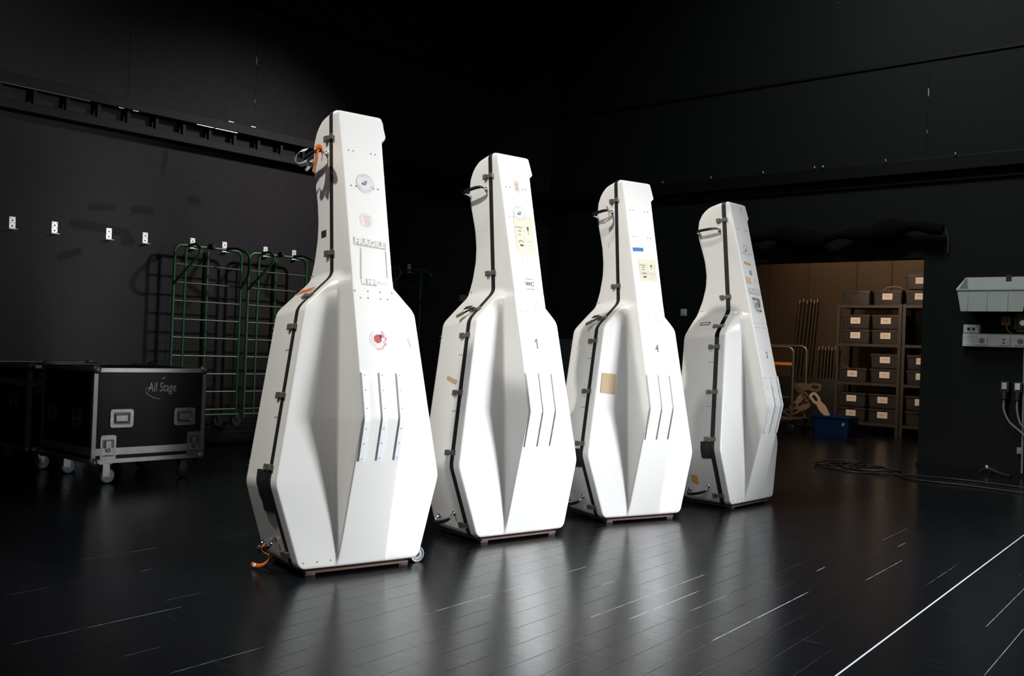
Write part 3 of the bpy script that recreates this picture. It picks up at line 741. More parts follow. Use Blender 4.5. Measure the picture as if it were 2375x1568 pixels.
# wheel low on the right flank
b = MB(); p = Vector((.325, .0, .040)); b.cyl(p, p + Vector((0, .022, 0)), .033, 28, .005); b.tube([p + Vector((.034 * math.cos(2 * PI * k / 28), -.001, .034 * math.sin(2 * PI * k / 28))) for k in range(28)], .004, 8, closed=True); wo = b.build('transport_wheel', M_WHEEL, cases[0])
b = MB(); b.cyl(p + Vector((0, -.004, 0)), p + Vector((0, .002, 0)), .012, 16); b.build('wheel_hub', M_CHROME, wo)
# ---- case two
t = cases[1]
s = patch('number_sticker', [(-.014, 1.941), (.020, 1.937), (.021, 1.869), (-.010, 1.873)], P1, flat('pinkish_paper', (.62, .53, .47)), t, 'tan paper sticker with a handwritten 1')
ONE = [(-.30, .20), (-.02, .5), (.09, .5), (.09, -.5), (-.06, -.5), (-.06, .26), (-.24, .10)]
patch('handwritten_one', [(.003 + x * .030, 1.906 + z * .036) for x, z in [(-.3, .3), (.0, .5), (.07, .5), (.07, -.4), (.3, -.4), (.3, -.5), (-.3, -.5), (-.3, -.4), (-.04, -.4), (-.04, .36), (-.26, .2)]], P2, flat('brown_ink', (.28, .12, .09)), s)
stamp(t, .000, 1.747, .044)
def fragile_sheet(t, x0, x1, z0, z1, sk=0.):
    q = lambda u, v: (x0 + (x1 - x0) * u, z0 + (z1 - z0) * v + sk * u)
    s = patch('paper_sheet', [q(0, 0), q(1, .02), q(1.02, 1), q(0, .98)], P1, CREAM, t, 'yellowed sheet of handling symbols')
    for (a, c, e, f) in ((.05, .40, .44, .78), (.54, .42, .92, .78), (.08, .10, .46, .40), (.55, .10, .93, .40)):
        A, B, C_, D = q(a, c), q(e, c), q(e, f), q(a, f); lw = .0008
        for (m_, n_) in ((A, B), (B, C_), (C_, D), (D, A)):
            d = (Vector(n_) - Vector(m_)).normalized(); pr_ = Vector((-d.y, d.x)) * lw; m2, n2 = Vector(m_), Vector(n_)
            patch('frame_line', [tuple(m2 - pr_), tuple(n2 - pr_), tuple(n2 + pr_), tuple(m2 + pr_)], P2, GREYP, s)
    for k, tx in enumerate(('FRAGILE', 'KEEP', 'DRY')): ptext('print_line', tx, .013, q(.25, .71 - .10 * k), P2, SINK, s, -.03, .9)
    for k, tx in enumerate(('FRAGILE', 'KEEP', 'DRY')): ptext('print_line', tx, .011, q(.74, .35 - .09 * k), P2, GREYP, s, -.03, .9)
    cx, cz = q(.73, .66); h = (z1 - z0) * .055      # wine glass
    patch('glass_symbol', [(cx - .008, cz + h * 1.6), (cx + .008, cz + h * 1.6), (cx + .005, cz), (cx + .001, cz - h * .4), (cx - .001, cz - h * .4), (cx - .005, cz)], P2, SINK, s)
    patch('glass_symbol', [(cx - .0009, cz - h * .4), (cx + .0009, cz - h * .4), (cx + .0009, cz - h * 1.7), (cx - .0009, cz - h * 1.7)], P2, SINK, s)
    patch('glass_symbol', [(cx - .007, cz - h * 1.9), (cx + .007, cz - h * 1.9), (cx, cz - h * 1.5)], P2, SINK, s)
    cx, cz = q(.27, .29)
    for k in range(6):
        a = .5 + k * .42; ring('flower_symbol', cx + .016 * math.cos(a), cz + .014 * math.sin(a), .0035, .0048, P2, SINK, s, 10)
    patch('hand_symbol', circ(cx + .002, cz - .012, .015, 14, .006), P2, SINK, s)
    return s
fragile_sheet(t, -.050, .080, 1.512, 1.728)
s = patch('round_sticker', circ(.008, 1.482, .032, 28, .038), lambda u, v: panel_pt(u, v, .0014), PALE, t, 'small pale sticker with faint red and blue marks')
ptext('red_scrawl', 'FZ', .02, (.002, 1.505), P2, PK, s); ring('blue_circle', .006, 1.475, .009, .011, P2, flat('faint_blue', (.35, .42, .62)), s, 20)
patch('printed_line', [(-.022, 1.3735), (.040, 1.3735), (.040, 1.3705), (-.022, 1.3705)], P1, SINK, t); patch('printed_line', [(-.018, 1.3165), (.042, 1.3165), (.042, 1.3135), (-.018, 1.3135)], P1, SINK, t)
ptext('wc_lettering', 'WC', .034, (.011, 1.343), P1, SINK, t, 0, 1.02, .0007, 'black WC lettering')
patch('number_one', [(.010 + x * .052, 1.012 + z * .056) for x, z in ONE], P1, BLUR, t, 'painted number 1')
patch('tan_tape', [(-.165, .828), (-.160, .850), (-.057, .819), (-.068, .795)], S1f, flat('tan_plaster', (.55, .36, .24)), t, 'strip of tan tape')
def shplate(t, f0, f1, z0, z1, m=DKP):
    patch('label_plate', [(f0, z0), (f0 + .004, z1), (f1 + .004, z1), (f1, z0)], lambda u, v: side_pt(u, v, .0014), m, t, 'small black plate')
shplate(t, -.185, -.115, 1.221, 1.240); shplate(cases[2], -.185, -.115, 1.221, 1.240)
def frame_plate(t):
    b = MB()
    for (f0, f1, z0, z1) in ((-.20, -.193, 1.222, 1.244), (-.127, -.12, 1.222, 1.244), (-.20, -.12, 1.222, 1.227), (-.20, -.12, 1.239, 1.244)):
        b.add([side_pt(f0, z0, .0016), side_pt(f1, z0, .0016), side_pt(f1, z1, .0016), side_pt(f0, z1, .0016)], [(0, 1, 2, 3)])
    b.build('label_frame', DKP, t, 0)
frame_plate(cases[3])
# ---- case three
t = cases[2]
patch('blue_tape', [(-.089, 1.648), (-.003, 1.652), (-.006, 1.628), (-.088, 1.623)], P1, BLU, t, 'strip of blue tape')
fragile_sheet(t, -.056, .078, 1.432, 1.582)
ptext('number_four', '4', .066, (.012, 1.012), P1, flat('dark_digit', (.11, .12, .13)), t, 0, .85, .0016, 'painted number 4')
s = patch('brown_paper_square', [(-.307, .863), (-.215, .856), (-.226, .731), (-.322, .742)], lambda u, v: panel_pt(u, v, .0022), PEEL, t, 'peeling brown paper square')
patch('worn_tape', [(-.186, 1.095), (-.180, 1.093), (-.200, 1.045), (-.206, 1.045)], S1f, PK, t); patch('worn_tape', [(-.203, 1.052), (-.196, 1.052), (-.214, 1.024), (-.218, 1.024)], S1f, PK, t)
patch('tape_scrap', [(-.114, 1.708), (-.110, 1.708), (-.110, 1.668), (-.114, 1.668)], S1f, flat('olive_scrap', (.35, .33, .22)), t)
# ---- case four
t = cases[3]
patch('tan_tape_scrap', [(.030, 2.066), (.044, 2.060), (.042, 2.028), (.034, 2.034)], P1, TANP, t)
stamp(t, -.002, 1.745, .040)
patch('tan_tape_scrap', [(-.064, 1.664), (.036, 1.650), (.026, 1.634), (-.060, 1.640)], P1, TANP, t)
s = patch('small_emblem', circ(.006, 1.583, .016, 16, .019), P1, flat('teal_print', (.10, .30, .33)), t); patch('emblem_dot', circ(.010, 1.585, .006, 10), P2, INKR, s)
patch('paper_square', [(-.088, 1.550), (-.012, 1.545), (-.014, 1.498), (-.084, 1.500)], P1, flat('kraft', (.60, .48, .31)), t, 'beige paper square')
s = patch('round_sticker', circ(.052, 1.525, .022, 20, .03), P1, PALE, t); ptext('red_scrawl', 'ZS', .03, (.052, 1.525), P2, PK, s)
s = patch('tape_residue', [(-.072, 1.474), (.090, 1.462), (.090, 1.422), (-.070, 1.430)], P1, GHOST, t, 'peeled FRAGILE tape residue')
ptext('fragile_letters', 'FRAGILE', .038, (.010, 1.447), P2, WHT, s, -.06, 1.02, .001)
s = patch('worn_round_print', circ(.012, 1.352, .066, 30, .060), P1, flat('faint_grey', (.58, .58, .57)), t, 'large worn round print')
ptext('worn_lettering', 'LADE HIER', .024, (.006, 1.392), P2, SINK, s, -.1, .9, .001); ptext('worn_lettering', '//////', .05, (.010, 1.350), P2, BLOT, s, .15, 1.0, .002); ptext('worn_lettering', 'V', .06, (.040, 1.352), P2, BLOT, s, .2, 1.1, .004); ptext('worn_lettering', 'DA_HIN', .022, (.022, 1.312), P2, SINK, s, -.1, .9, .001)
ptext('number_two', '2', .062, (.014, .998), P1, SINK, t, -.05, .8, .0002, 'handwritten number 2')
patch('orange_paper', [(-.228, .122), (-.224, .182), (-.172, .176), (-.176, .108)], S1f, flat('orange_paper', (.68, .36, .10)), t, 'orange paper square')
# polished metal seam on its shoulder
sg = [(-wid(z), z) for z in ZS if 1.13 < z < 1.32]
band(-GB - .002, .001, .0040, sg, False, -.004).build('shoulder_trim', M_CHROME, t, 30)

# ---- paper tags (things hanging from the handles)
def wp(i, x, f, z):
    return cases_m[i] @ Vector(LT(x, f, z))
cases_m = [Matrix.Translation((*c[0], 0)) @ Matrix.Rotation(math.radians(c[1]), 4, 'Z') for c in CASES]
def ribbon(name, pts, wd, m, label, cat, th=.0008, part=None):
    b = MB(); n = len(pts); rows = [[], [], [], []]
    for (p, q) in pts:
        p = Vector(p); q = Vector(q); c = (q - p)
        rows[0].append(p); rows[1].append(q)
    b.grid([rows[0], rows[1]]); o = b.build(name, m, None, 30)
    md = o.modifiers.new('s', 'SOLIDIFY'); md.thickness = th; md.offset = 0
    return tag(o, label, cat)
def strip(i, path, wvec):
    """path of (x,f,z) case coords, width vector in same coords"""
    P = catmull([Vector(p) for p in path], 5); out = []
    wv = [Vector(w_) for w_ in wvec] if isinstance(wvec, list) else [Vector(wvec)] * 2
    for k, p in enumerate(P):
        w_ = wv[0].lerp(wv[1], k / (len(P) - 1)); out.append((wp(i, *(p - w_)), wp(i, *(p + w_))))
    return out
def strip2(i, path, hw, tilt=.25):
    """ribbon lying roughly parallel to the side wall; path of (x,f,z)"""
    P = catmull([Vector(p) for p in path], 6); out = []
    for k, p in enumerate(P):
        d = (P[min(k + 1, len(P) - 1)] - P[max(k - 1, 0)]).normalized(); n = Vector((tilt, d.z, -d.y)).normalized() * (hw if not isinstance(hw, (list, tuple)) else hw[0] + (hw[1] - hw[0]) * k / (len(P) - 1))
        out.append((wp(i, *(p - n)), wp(i, *(p + n))))
    return out
o = ribbon('luggage_tag', strip2(0, [(-.168, -.075, 1.905), (-.172, -.045, 1.908), (-.176, -.005, 1.897), (-.180, .010, 1.874), (-.176, .000, 1.855), (-.168, -.022, 1.850)], [.019, .014]), .03, M_ORANGE, 'orange paper luggage tag looped on the top handle of the nearest case', 'tag')
p2 = ribbon('tag_tail', strip2(0, [(-.172, -.050, 1.900), (-.178, -.050, 1.870), (-.180, -.055, 1.845), (-.182, -.060, 1.825)], .021, .1), .03, M_ORANGE, None, None); p2.parent = o
p2 = ribbon('tag_print', strip2(0, [(-.182, -.060, 1.826), (-.182, -.066, 1.811)], .019, .1), .03, M_GTAG, None, None); p2.parent = o
p2 = ribbon('tag_tail', strip2(0, [(-.182, -.066, 1.812), (-.183, -.075, 1.797)], .021, .1), .03, M_ORANGE, None, None); p2.parent = o
ribbon('luggage_tag', strip2(0, [(-.178, -.155, 1.925), (-.190, -.200, 1.926), (-.198, -.230, 1.908), (-.198, -.235, 1.880), (-.190, -.210, 1.862), (-.182, -.165, 1.860), (-.180, -.150, 1.866)], .012, 1.0), .03, M_WTAG, 'off-white paper tag looped round the top handle of the nearest case', 'tag')
ribbon('luggage_tag', strip2(0, [(-.176, -.072, 1.905), (-.178, -.080, 1.870), (-.180, -.098, 1.838), (-.182, -.130, 1.824), (-.180, -.152, 1.838)], .013, .6), .03, M_GTAG, 'grey paper tag strip hanging beside the orange tag on the nearest case', 'tag')
o = ribbon('luggage_tag', strip2(0, [(-.392, -.125, .092), (-.398, -.150, .072), (-.394, -.118, .052), (-.390, -.075, .046), (-.392, -.095, .020), (-.398, -.140, .000), (-.400, -.195, -.008), (-.402, -.250, -.006)], .0095, .5), .03, M_ORANGE, 'orange paper tag trailing from the bottom handle of the nearest case', 'tag')
p2 = ribbon('tag_print', strip2(0, [(-.4025, -.200, -.0085), (-.4035, -.225, -.008)], .0085, .5), .03, M_LABEL, None, None); p2.parent = o
ribbon('luggage_tag', strip2(2, [(-.168, -.058, 1.928), (-.166, -.042, 1.905), (-.164, -.036, 1.868), (-.166, -.055, 1.840), (-.168, -.090, 1.828)], [.008, .013], .3), .03, mat('tan_paper_tag', (.42, .34, .25), .7), 'tan paper tag hanging from the top handle of the case numbered 4', 'tag')

# ================================================================== FLIGHT CASES (left)
def flight_case(name, label, x, y, D, W, z0, z1, lid_low, text=False):
    """front faces +X at x, left face faces -Y at y; D deep (towards -X), W wide (towards +Y)"""
    t = thing(name, label, 'flight case', (x - D / 2, y + W / 2, 0)); hx, hy = D / 2, W / 2
    b = MB(); b.box2((-hx + .004, -hy + .004, z0 + .004), (hx - .004, hy - .004, z1 - .004)); b.build('body', M_LAM, t, 0)
    e = .030; k = .004
    def rails(name, segs):
        for a, c in segs: b = MB(); b.box2(a, c, .0015); b.build(name, M_EXTR, t, 0)
    rails('corner_rail', [((sx * hx, sy * hy, z0), (sx * (hx - e), sy * (hy - e), z1)) for sx in (-1, 1) for sy in (-1, 1)])
    for z in (z0, z1 - e): rails('edge_rail', [((-hx, -hy, z), (hx, -hy + e, z + e)), ((-hx, hy, z), (hx, hy - e, z + e)), ((-hx, -hy, z), (-hx + e, hy, z + e)), ((hx, -hy, z), (hx - e, hy, z + e))])
    zl = z0 + .055 if lid_low else z1 - .16
    rails('lid_band', [((-hx - .002, -hy - .002, zl), (hx + .002, hy + .002, zl + .05))])
    # balled corners
    for sx in (-1, 1):
        for sy in (-1, 1):
            for z in (z0 + .012, z1 - .012):
                bm = bmesh.new(); bmesh.ops.create_icosphere(bm, subdivisions=2, radius=.036); b = MB()
                b.M = Matrix.Translation((sx * (hx - .018), sy * (hy - .018), z)); b.add([q.co.copy() for q in bm.verts], [[q.index for q in f.verts] for f in bm.faces]); bm.free(); b.build('ball_corner', M_DISH, t, 40)
    def dish(face, u, z, w_, h, kind):
        # face 'F' = +X, 'L' = -Y
        def P(a, b_, n): return (hx + n, u + a, z + b_) if face == 'F' else (u + a, -hy - n, z + b_)
        b = MB(); outer = rrect(w_, h, .018); inner = rrect(w_ * .72, h * .66, .008)
        b.grid([[P(a, c, -.002) for a, c in outer], [P(a, c, .003) for a, c in outer], [P(a, c, .003) for a, c in inner], [P(a, c, -.0015) for a, c in inner]], True)
        o = b.build('recess_dish', M_DISH, t, 30)
        b = MB(); b.add([P(a, c, .0003) for a, c in inner], [tuple(range(len(inner)))]); b.build('recess', mat('dark_recess', (.02, .022, .022), .5, .3), o, 0)
        if kind == 'handle':
            b = MB(); b.tube(bend([P(-w_ * .3, h * .22, .002), P(-w_ * .3, -h * .2, .006), P(w_ * .3, -h * .2, .006), P(w_ * .3, h * .22, .002)], .012), .004, 8); b.build('spring_handle', M_CHROME if face == 'F' else M_DISH, o)
            b = MB(); bb = rrect(w_ * .5, h * .3, .005, 3); b.prism(bb, .001, .004, P); b.build('handle_plate', M_DISH, o, 0)
        else:
            b = MB(); bb = rrect(w_ * .34, h * .30, .005, 3); b.prism([(a, c + h * .12) for a, c in bb], .001, .008, P); b.build('butterfly_latch', M_DISH, o, 0)
            b = MB(); b.prism(circ(0, -h * .08, .016, 14), .001, .009, P); b.build('latch_cam', M_DARK, o, 0)
    for u in (-hy + .205, hy - .165): dish('F', u, .455, .165, .125, 'handle')
    zl2 = z0 + .105 if lid_low else z1 - .135
    for u in (-hy + .115, hy - .085): dish('F', u, zl2, .11, .175, 'latch')
    for u in (-.21, .17): dish('L', u, .455 if lid_low else .50, .15, .125, 'handle')
    if not lid_low: dish('F', -hy + .24, .70, .13, .15, 'latch')
    # swivel casters
    for sx in (-1, 1):
        for sy in (-1, 1):
            cx, cy = sx * (hx - .1), sy * (hy - .13)
            b = MB(); b.cyl((cx - .018, cy + .03, .055), (cx + .018, cy + .03, .055), .055, 22, .008); o = b.build('caster_wheel', M_BLUEWH, t)
            b = MB(); b.box2((cx - .045, cy - .045, z0 - .012), (cx + .045, cy + .045, z0)); b.box2((cx - .026, cy - .01, .05), (cx - .021, cy + .04, z0 - .01)); b.box2((cx + .021, cy - .01, .05), (cx + .026, cy + .04, z0 - .01)); b.cyl((cx - .028, cy + .03, .055), (cx + .028, cy + .03, .055), .008, 8); b.build('caster_fork', M_DISH, o, 0)
    if text:
        v, f = text_mesh('All Stage', .092); b = MB(); cy, cz = .075, .665
        b.add([(hx + .0008, cy + (q[0] + q[1] * .12) * .66, cz + q[1]) for q in v], f); tx = b.build('printed_name', flat('silver_print', (.17, .17, .18)), t, 0)
        b = MB(); pts = [(-.085, .0), (-.118, -.004), (-.128, -.022), (-.11, -.045), (-.075, -.066), (-.035, -.078), (-.012, -.080)]
        C_ = catmull([Vector((0, *q)) for q in pts], 6); n = len(C_)
        lo = [(hx + .001, cy + p.y, cz + p.z - .0015 - .0035 * math.sin(PI * min(1, k / n * 1.1)) * .6) for k, p in enumerate(C_)]; hi = [(hx + .001, cy + p.y, cz + p.z + .0016) for p in C_]
        b.grid([lo, hi]); b.add([(hx + .001, cy - .012, cz + .060), (hx + .001, cy + .018, cz + .080), (hx + .001, cy + .012, cz + .062), (hx + .001, cy + .010, cz + .072)], [(0, 3, 1, 2)]); b.build('printed_swoosh', flat('silver_print', (.17, .17, .18)), t, 0)
    return t
flight_case('flight_case', 'black flight case with silver lettering on its front, on blue casters', -6.41, 3.035, .80, .84, .15, .80, True, True)
flight_case('flight_case', 'black flight case at the left edge, behind the lettered flight case', -7.33, 2.985, .84, .84, .15, .78, False)

# ================================================================== BACK WALL FITTINGS
hks = [-6.48, -5.82, -5.157, -4.553, -4.459, -3.787, -3.104]
hl = ['leftmost tiny bright hook over the row of cases', 'tiny bright hook above the farthest white case', 'tiny bright hook above the left half of the doorway', 'left one of the close pair of bright hooks', 'right one of the close pair of bright hooks', 'bright hook above the right end of the doorway', 'rightmost bright hook, above the grey wall bin']
for k, x in enumerate(hks):
    b = MB(); b.tube(bend([(x, YB - .10, 3.10), (x, YB - .125, 3.095), (x, YB - .125, 3.115)], .008, 3), .0055, 8); tag(b.build('wall_hook', M_GALV), hl[k] + ' on the back wall ledge', 'hook', 'hooks along the back wall ledge')
# rolled black curtain over the doorway
b = MB(); pts = []; rr = []
for k in range(40):
    s = k / 39; x = -5.75 + 2.55 * s; pts.append((x, YB - .13, 2.36 + .03 * math.sin(9 * s) + .02 * math.sin(23 * s))); rr.append(.07 + .022 * math.sin(17 * s + 1) + .014 * math.sin(41 * s) + (.03 if .35 < s < .5 or .72 < s < .84 else 0))
b.tube(pts, rr, 16); tag(b.build('rolled_curtain', M_DRAPE), 'bundled black curtain tied up above the storage doorway', 'curtain')
b = MB(); b.tube(catmull([(-3.42, YB - .10, 2.42), (-3.30, YB - .09, 2.41), (-3.2, YB - .07, 2.37), (-3.17, YB - .05, 2.28), (-3.17, YB - .02, 2.14)]), .008, 8); tag(b.build('hanging_cord', mat('dark_grey_cord', (.05, .05, .05), .6)), 'dark cord hooked down at the right end of the bundled curtain', 'cord')
# light grey bin hung tilted on the wall
cr = thing('wall_bin', 'light grey open plastic bin tilted forward on the right wall', 'bin', (-2.68, YB - .02, 1.57)); cr.rotation_euler = (math.radians(0), 0, 0)
b = MB()
BW, W2 = .60, .66
def binring(z, wx, y0, y1): return [(-wx / 2, y0, z), (wx / 2, y0, z), (wx / 2, y1, z), (-wx / 2, y1, z)]
# front (y-) lower than back: rim slopes
def R4(wx, yf, zf, yb, zb): return [(-wx / 2, yf, zf), (wx / 2, yf, zf), (wx / 2, yb, zb), (-wx / 2, yb, zb)]
o0 = R4(.54, -.29, -.025, -.03, .045); o1 = R4(.61, -.30, .175, -.03, .305); i1 = R4(.59, -.288, .175, -.042, .305); i0 = R4(.52, -.275, -.01, -.045, .06)
b.grid([o0, o1, i1, i0], True); b.add(o0, [(0, 1, 2, 3)]); b.add(i0, [(3, 2, 1, 0)]); b.build('bin_body', M_GREYCR, cr, 0)
b = MB(); q = R4(.625, -.308, .175, -.022, .305); q2 = R4(.625, -.308, .188, -.022, .318); q3 = R4(.59, -.288, .188, -.042, .318); q4 = R4(.59, -.288, .175, -.042, .305)
b.grid([q, q2, q3, q4, q], True); b.build('rim', M_GREYCR, cr, 0)
for u in (-.21, -.04, .14):
    b = MB(); b.tube([(u, -.2935, -.015), (u + .004, -.3015, .17)], .004, 6); b.build('rib', M_GREYCR, cr)
b = MB(); b.box2((.055, -.045, .275), (.105, -.018, .335), .003); b.build('hanging_clip', M_BLACK, cr, 0)
b = MB(); b.add([(-.290, -.20, .165), (-.290, -.14, .195), (-.293, -.14, .222), (-.293, -.20, .192)], [(0, 1, 2, 3)]); b.build('grip_hole', M_BLACK, cr, 0)
# cable trunking and sockets
tr = thing('cable_trunking', 'pale grey cable trunking under the wall bin on the right wall', 'trunking', (-2.5, YB, 1.28))
b = MB(); b.box2((-.5, -.055, -.063), (1.3, 0, .063), .003); b.build('channel', M_TRUNK, tr, 0)
b = MB(); b.box2((-.5, -.0575, .030), (1.3, -.055, .034)); b.box2((-.5, -.0575, -.048), (1.3, -.055, -.044)); b.build('cover_edge', M_TRUNK, tr, 0)
for u in (-.32, -.12, .02, .16):
    b = MB(); b.box((u, -.060, -.006), (.10, .01, .085), None, .003); o = b.build('socket', M_TRUNK, tr, 0)
    if u == -.12:
        for dz in (-.016, .014): b = MB(); b.box((u - .005, -.066, dz - .006), (.014, .004, .014)); b.build('jack_hole', M_BLACK, o, 0)
    else:
        b = MB(); b.cyl((u, -.067, -.006), (u, -.064, -.006), .026, 20); b.build('socket_well', mat('well_grey', (.22, .235, .23), .5), o)
sb = thing('socket_box', 'small pale double socket box on top of the trunking left end', 'socket', (-2.922, YB, 1.388))
b = MB(); b.box((0, -.03, 0), (.145, .06, .08), None, .004); b.build('housing', M_TRUNK, sb, 0)
for u in (-.022, .022): b = MB(); b.box((u, -.0615, -.002), (.026, .005, .026)); b.build('jack_hole', M_BLACK, sb, 0)
es = thing('emergency_stop', 'yellow emergency stop box with dull red button above the trunking', 'switch', (-2.615, YB, 1.468))
b = MB(); b.box((0, -.03, 0), (.078, .06, .078), None, .005); b.build('housing', M_YEL, es, 0)
b = MB(); b.cyl((0, -.06, 0), (0, -.085, 0), .024, 20, .004); b.build('button', M_RED, es)
b = MB(); b.cyl((0, -.02, -.038), (0, -.02, -.055), .009, 10); b.build('gland', M_GREYCR, es)
b = MB(); b.tube(catmull([(-.0, -.02, -.055), (.005, -.02, -.08), (.03, -.02, -.11), (.05, -.015, -.125)]), .006, 8); b.build('yellow_lead', M_YEL, es)
gf = thing('call_point', 'red call point in a green frame at the right edge above the trunking', 'alarm', (-2.47, YB, 1.45))
b = MB()
for a, c in (((-.085, -.012, -.085), (-.06, 0, .085)), ((.06, -.012, -.085), (.085, 0, .085)), ((-.085, -.012, -.085), (.085, 0, -.06)), ((-.085, -.012, .06), (.085, 0, .085))): b.box2(a, c)
b.build('green_frame', M_GRN, gf, 0)
b = MB(); b.box((0, -.02, 0), (.10, .04, .11), None, .004); b.build('housing', M_RED, gf, 0)
b = MB(); b.cyl((.0, -.04, .0), (.0, -.058, .0), .03, 20, .004); b.build('key_cover', M_CHROME, gf)
for k, (x, lb) in enumerate(((-2.607, 'black industrial socket with grey lead, left one of the pair on the right wall'), (-2.492, 'black industrial socket with grey lead at the very right edge of the photo'))):
    t = thing('power_socket', lb, 'socket', (x, YB, .82), 0, 'black industrial sockets on the right wall')
    b = MB(); b.box((0, -.03, .02), (.078, .06, .10), None, .008); b.build('housing', M_DARK, t, 0)
    b = MB(); b.box((0, -.064, .028), (.045, .012, .062), None, .004); b.build('flap', M_GREYCR if k == 0 else M_TRUNK, t, 0)
    b = MB(); b.cyl((0, -.05, -.02), (0, -.062, -.10), .026, 16, .004); b.build('plug', M_BLACK, t)
    e = (.17, -.05, -.43) if k == 0 else (.06, -.05, -.39)
    b = MB(); b.tube(catmull([(0, -.06, -.10), (.004, -.065, -.20), (.03 if k else .055, -.06, -.31), (e[0] * .8 + .02, e[1], e[2] + .03), (e[0] + .03, e[1], e[2] - .03), (e[0] + .06, -.05, -.6)]), .0095, 10); b.build('lead', M_CABLE, t)
b = MB(); b.cyl((-2.44, YB - .02, .0), (-2.455, YB - .02, 1.215), .010, 12); b.box2((-2.49, YB - .03, .215), (-2.445, YB, .275), .003); tag(b.build('conduit', M_CABLE), 'thin upright grey conduit with a small clip at the right edge', 'conduit')
# cables on the floor
def cable(pts, r, name, label, m=M_BCABLE):
    b = MB(); b.tube(catmull(pts, 8), r, 8); return tag(b.build(name, m), label, 'cable')
random.seed(11)
c0 = []
for k in range(34):
    a = k * .95; rr_ = .20 + .05 * math.sin(k * 1.7); sx = -4.02 + .022 * k * .9
    c0.append((sx + rr_ * .75 * math.cos(a) + random.uniform(-.03, .03), 9.30 - .004 * k + rr_ * 1.15 * math.sin(a) + random.uniform(-.04, .04), .012 + .01 * (k % 3)))
M_FC = mat('worn_dark_cable', (.014, .011, .008), .6)
cable(c0, .008, 'coiled_cable', 'dark tangled coil of cable on the floor in front of the storage doorway', M_FC)
cable([(-3.75, 9.6, .01), (-3.45, 9.38, .012), (-3.18, 8.95, .01), (-2.98, 8.78, .01), (-2.6, 8.82, .01), (-2.1, 8.75, .01)], .008, 'floor_cable', 'dark cable running from the coil to the right edge, nearer the camera', M_FC)
cable([(-4.0, 9.05, .01), (-3.6, 8.85, .01), (-3.3, 9.0, .01), (-3.0, 9.15, .01), (-2.6, 9.2, .01), (-2.1, 9.12, .01)], .007, 'floor_cable', 'dark cable running from the coil to the right edge, nearer the wall', M_FC)
b = MB(); b.tube(catmull([(-2.78, 9.95, .02), (-2.70, 9.93, .06), (-2.60, 9.90, .035), (-2.48, 9.84, .02)]), .014, 8); tag(b.build('cable_connector', M_BLACK), 'black connector with a pale tip lying at the foot of the right wall', 'connector')
b = MB(); b.cyl((-2.70, 9.93, .055), (-2.715, 9.925, .09), .011, 12); tag(b.build('plug_cap', M_LABEL), 'small pale cap on the connector at the foot of the right wall', 'cap')

# ================================================================== STORAGE ROOM
sh = thing('shelving_unit', 'grey steel shelving bay holding labelled crates in the storage room', 'shelving', (-5.28, 13.75, 0))
def shelf(t, x0, x1, zs):
    for x in (x0, x1):
        for y in (-.24, .24):
            b = MB(); b.box2((x - .022, y - .012, 0), (x + .022, y + .012, 1.83)); b.build('upright', M_SHELF, t, 0)
    for z in zs: b = MB(); b.box2((x0, -.25, z - .04), (x1, .25, z)); b.build('shelf_board', M_SHELF, t, 0)
ZSH = (.17, .727, 1.27, 1.815)
shelf(sh, -.445, .425, ZSH)
sh2 = thing('shelving_unit', 'second grey steel shelving bay, partly hidden by the doorway edge', 'shelving', (-4.36, 13.75, 0)); shelf(sh2, -.44, .445, ZSH)
def make_crate():
    t = thing('storage_crate', '', 'crate', (0, 0, 0), 0, 'labelled anthracite crates on the shelving')
    b = MB()
    def rr(wx, dy, z): return [(p[0], p[1], z) for p in rrect(wx, dy, .02, 3)]
    b.grid([rr(.375, .42, 0), rr(.395, .44, .165), rr(.415, .46, .165), rr(.415, .46, .198), rr(.405, .45, .198), rr(.385, .43, .012)], True)
    b.add(rr(.375, .42, 0), [tuple(range(16))]); b.add(rr(.385, .43, .012), [tuple(range(16))[::-1]]); b.build('crate_body', M_CRATE, t, 30)
    b = MB(); b.box((0, -.2335, .178), (.11, .006, .022), None, .003); b.build('grip_recess', M_BLACK, t, 0)
    return t
def crate_label(t, lines=2):
    b = MB(); b.box((0, -.226, .115), (.14, .003, .088)); o = b.build('paper_label', M_LABEL, t, 0)
    for k in range(lines): b = MB(); b.box((0, -.2285, .122 - .016 * k), (.05 if k else .065, .001, .004)); b.build('print_line', flat('grey_ink', (.30, .28, .26)), o, 0)
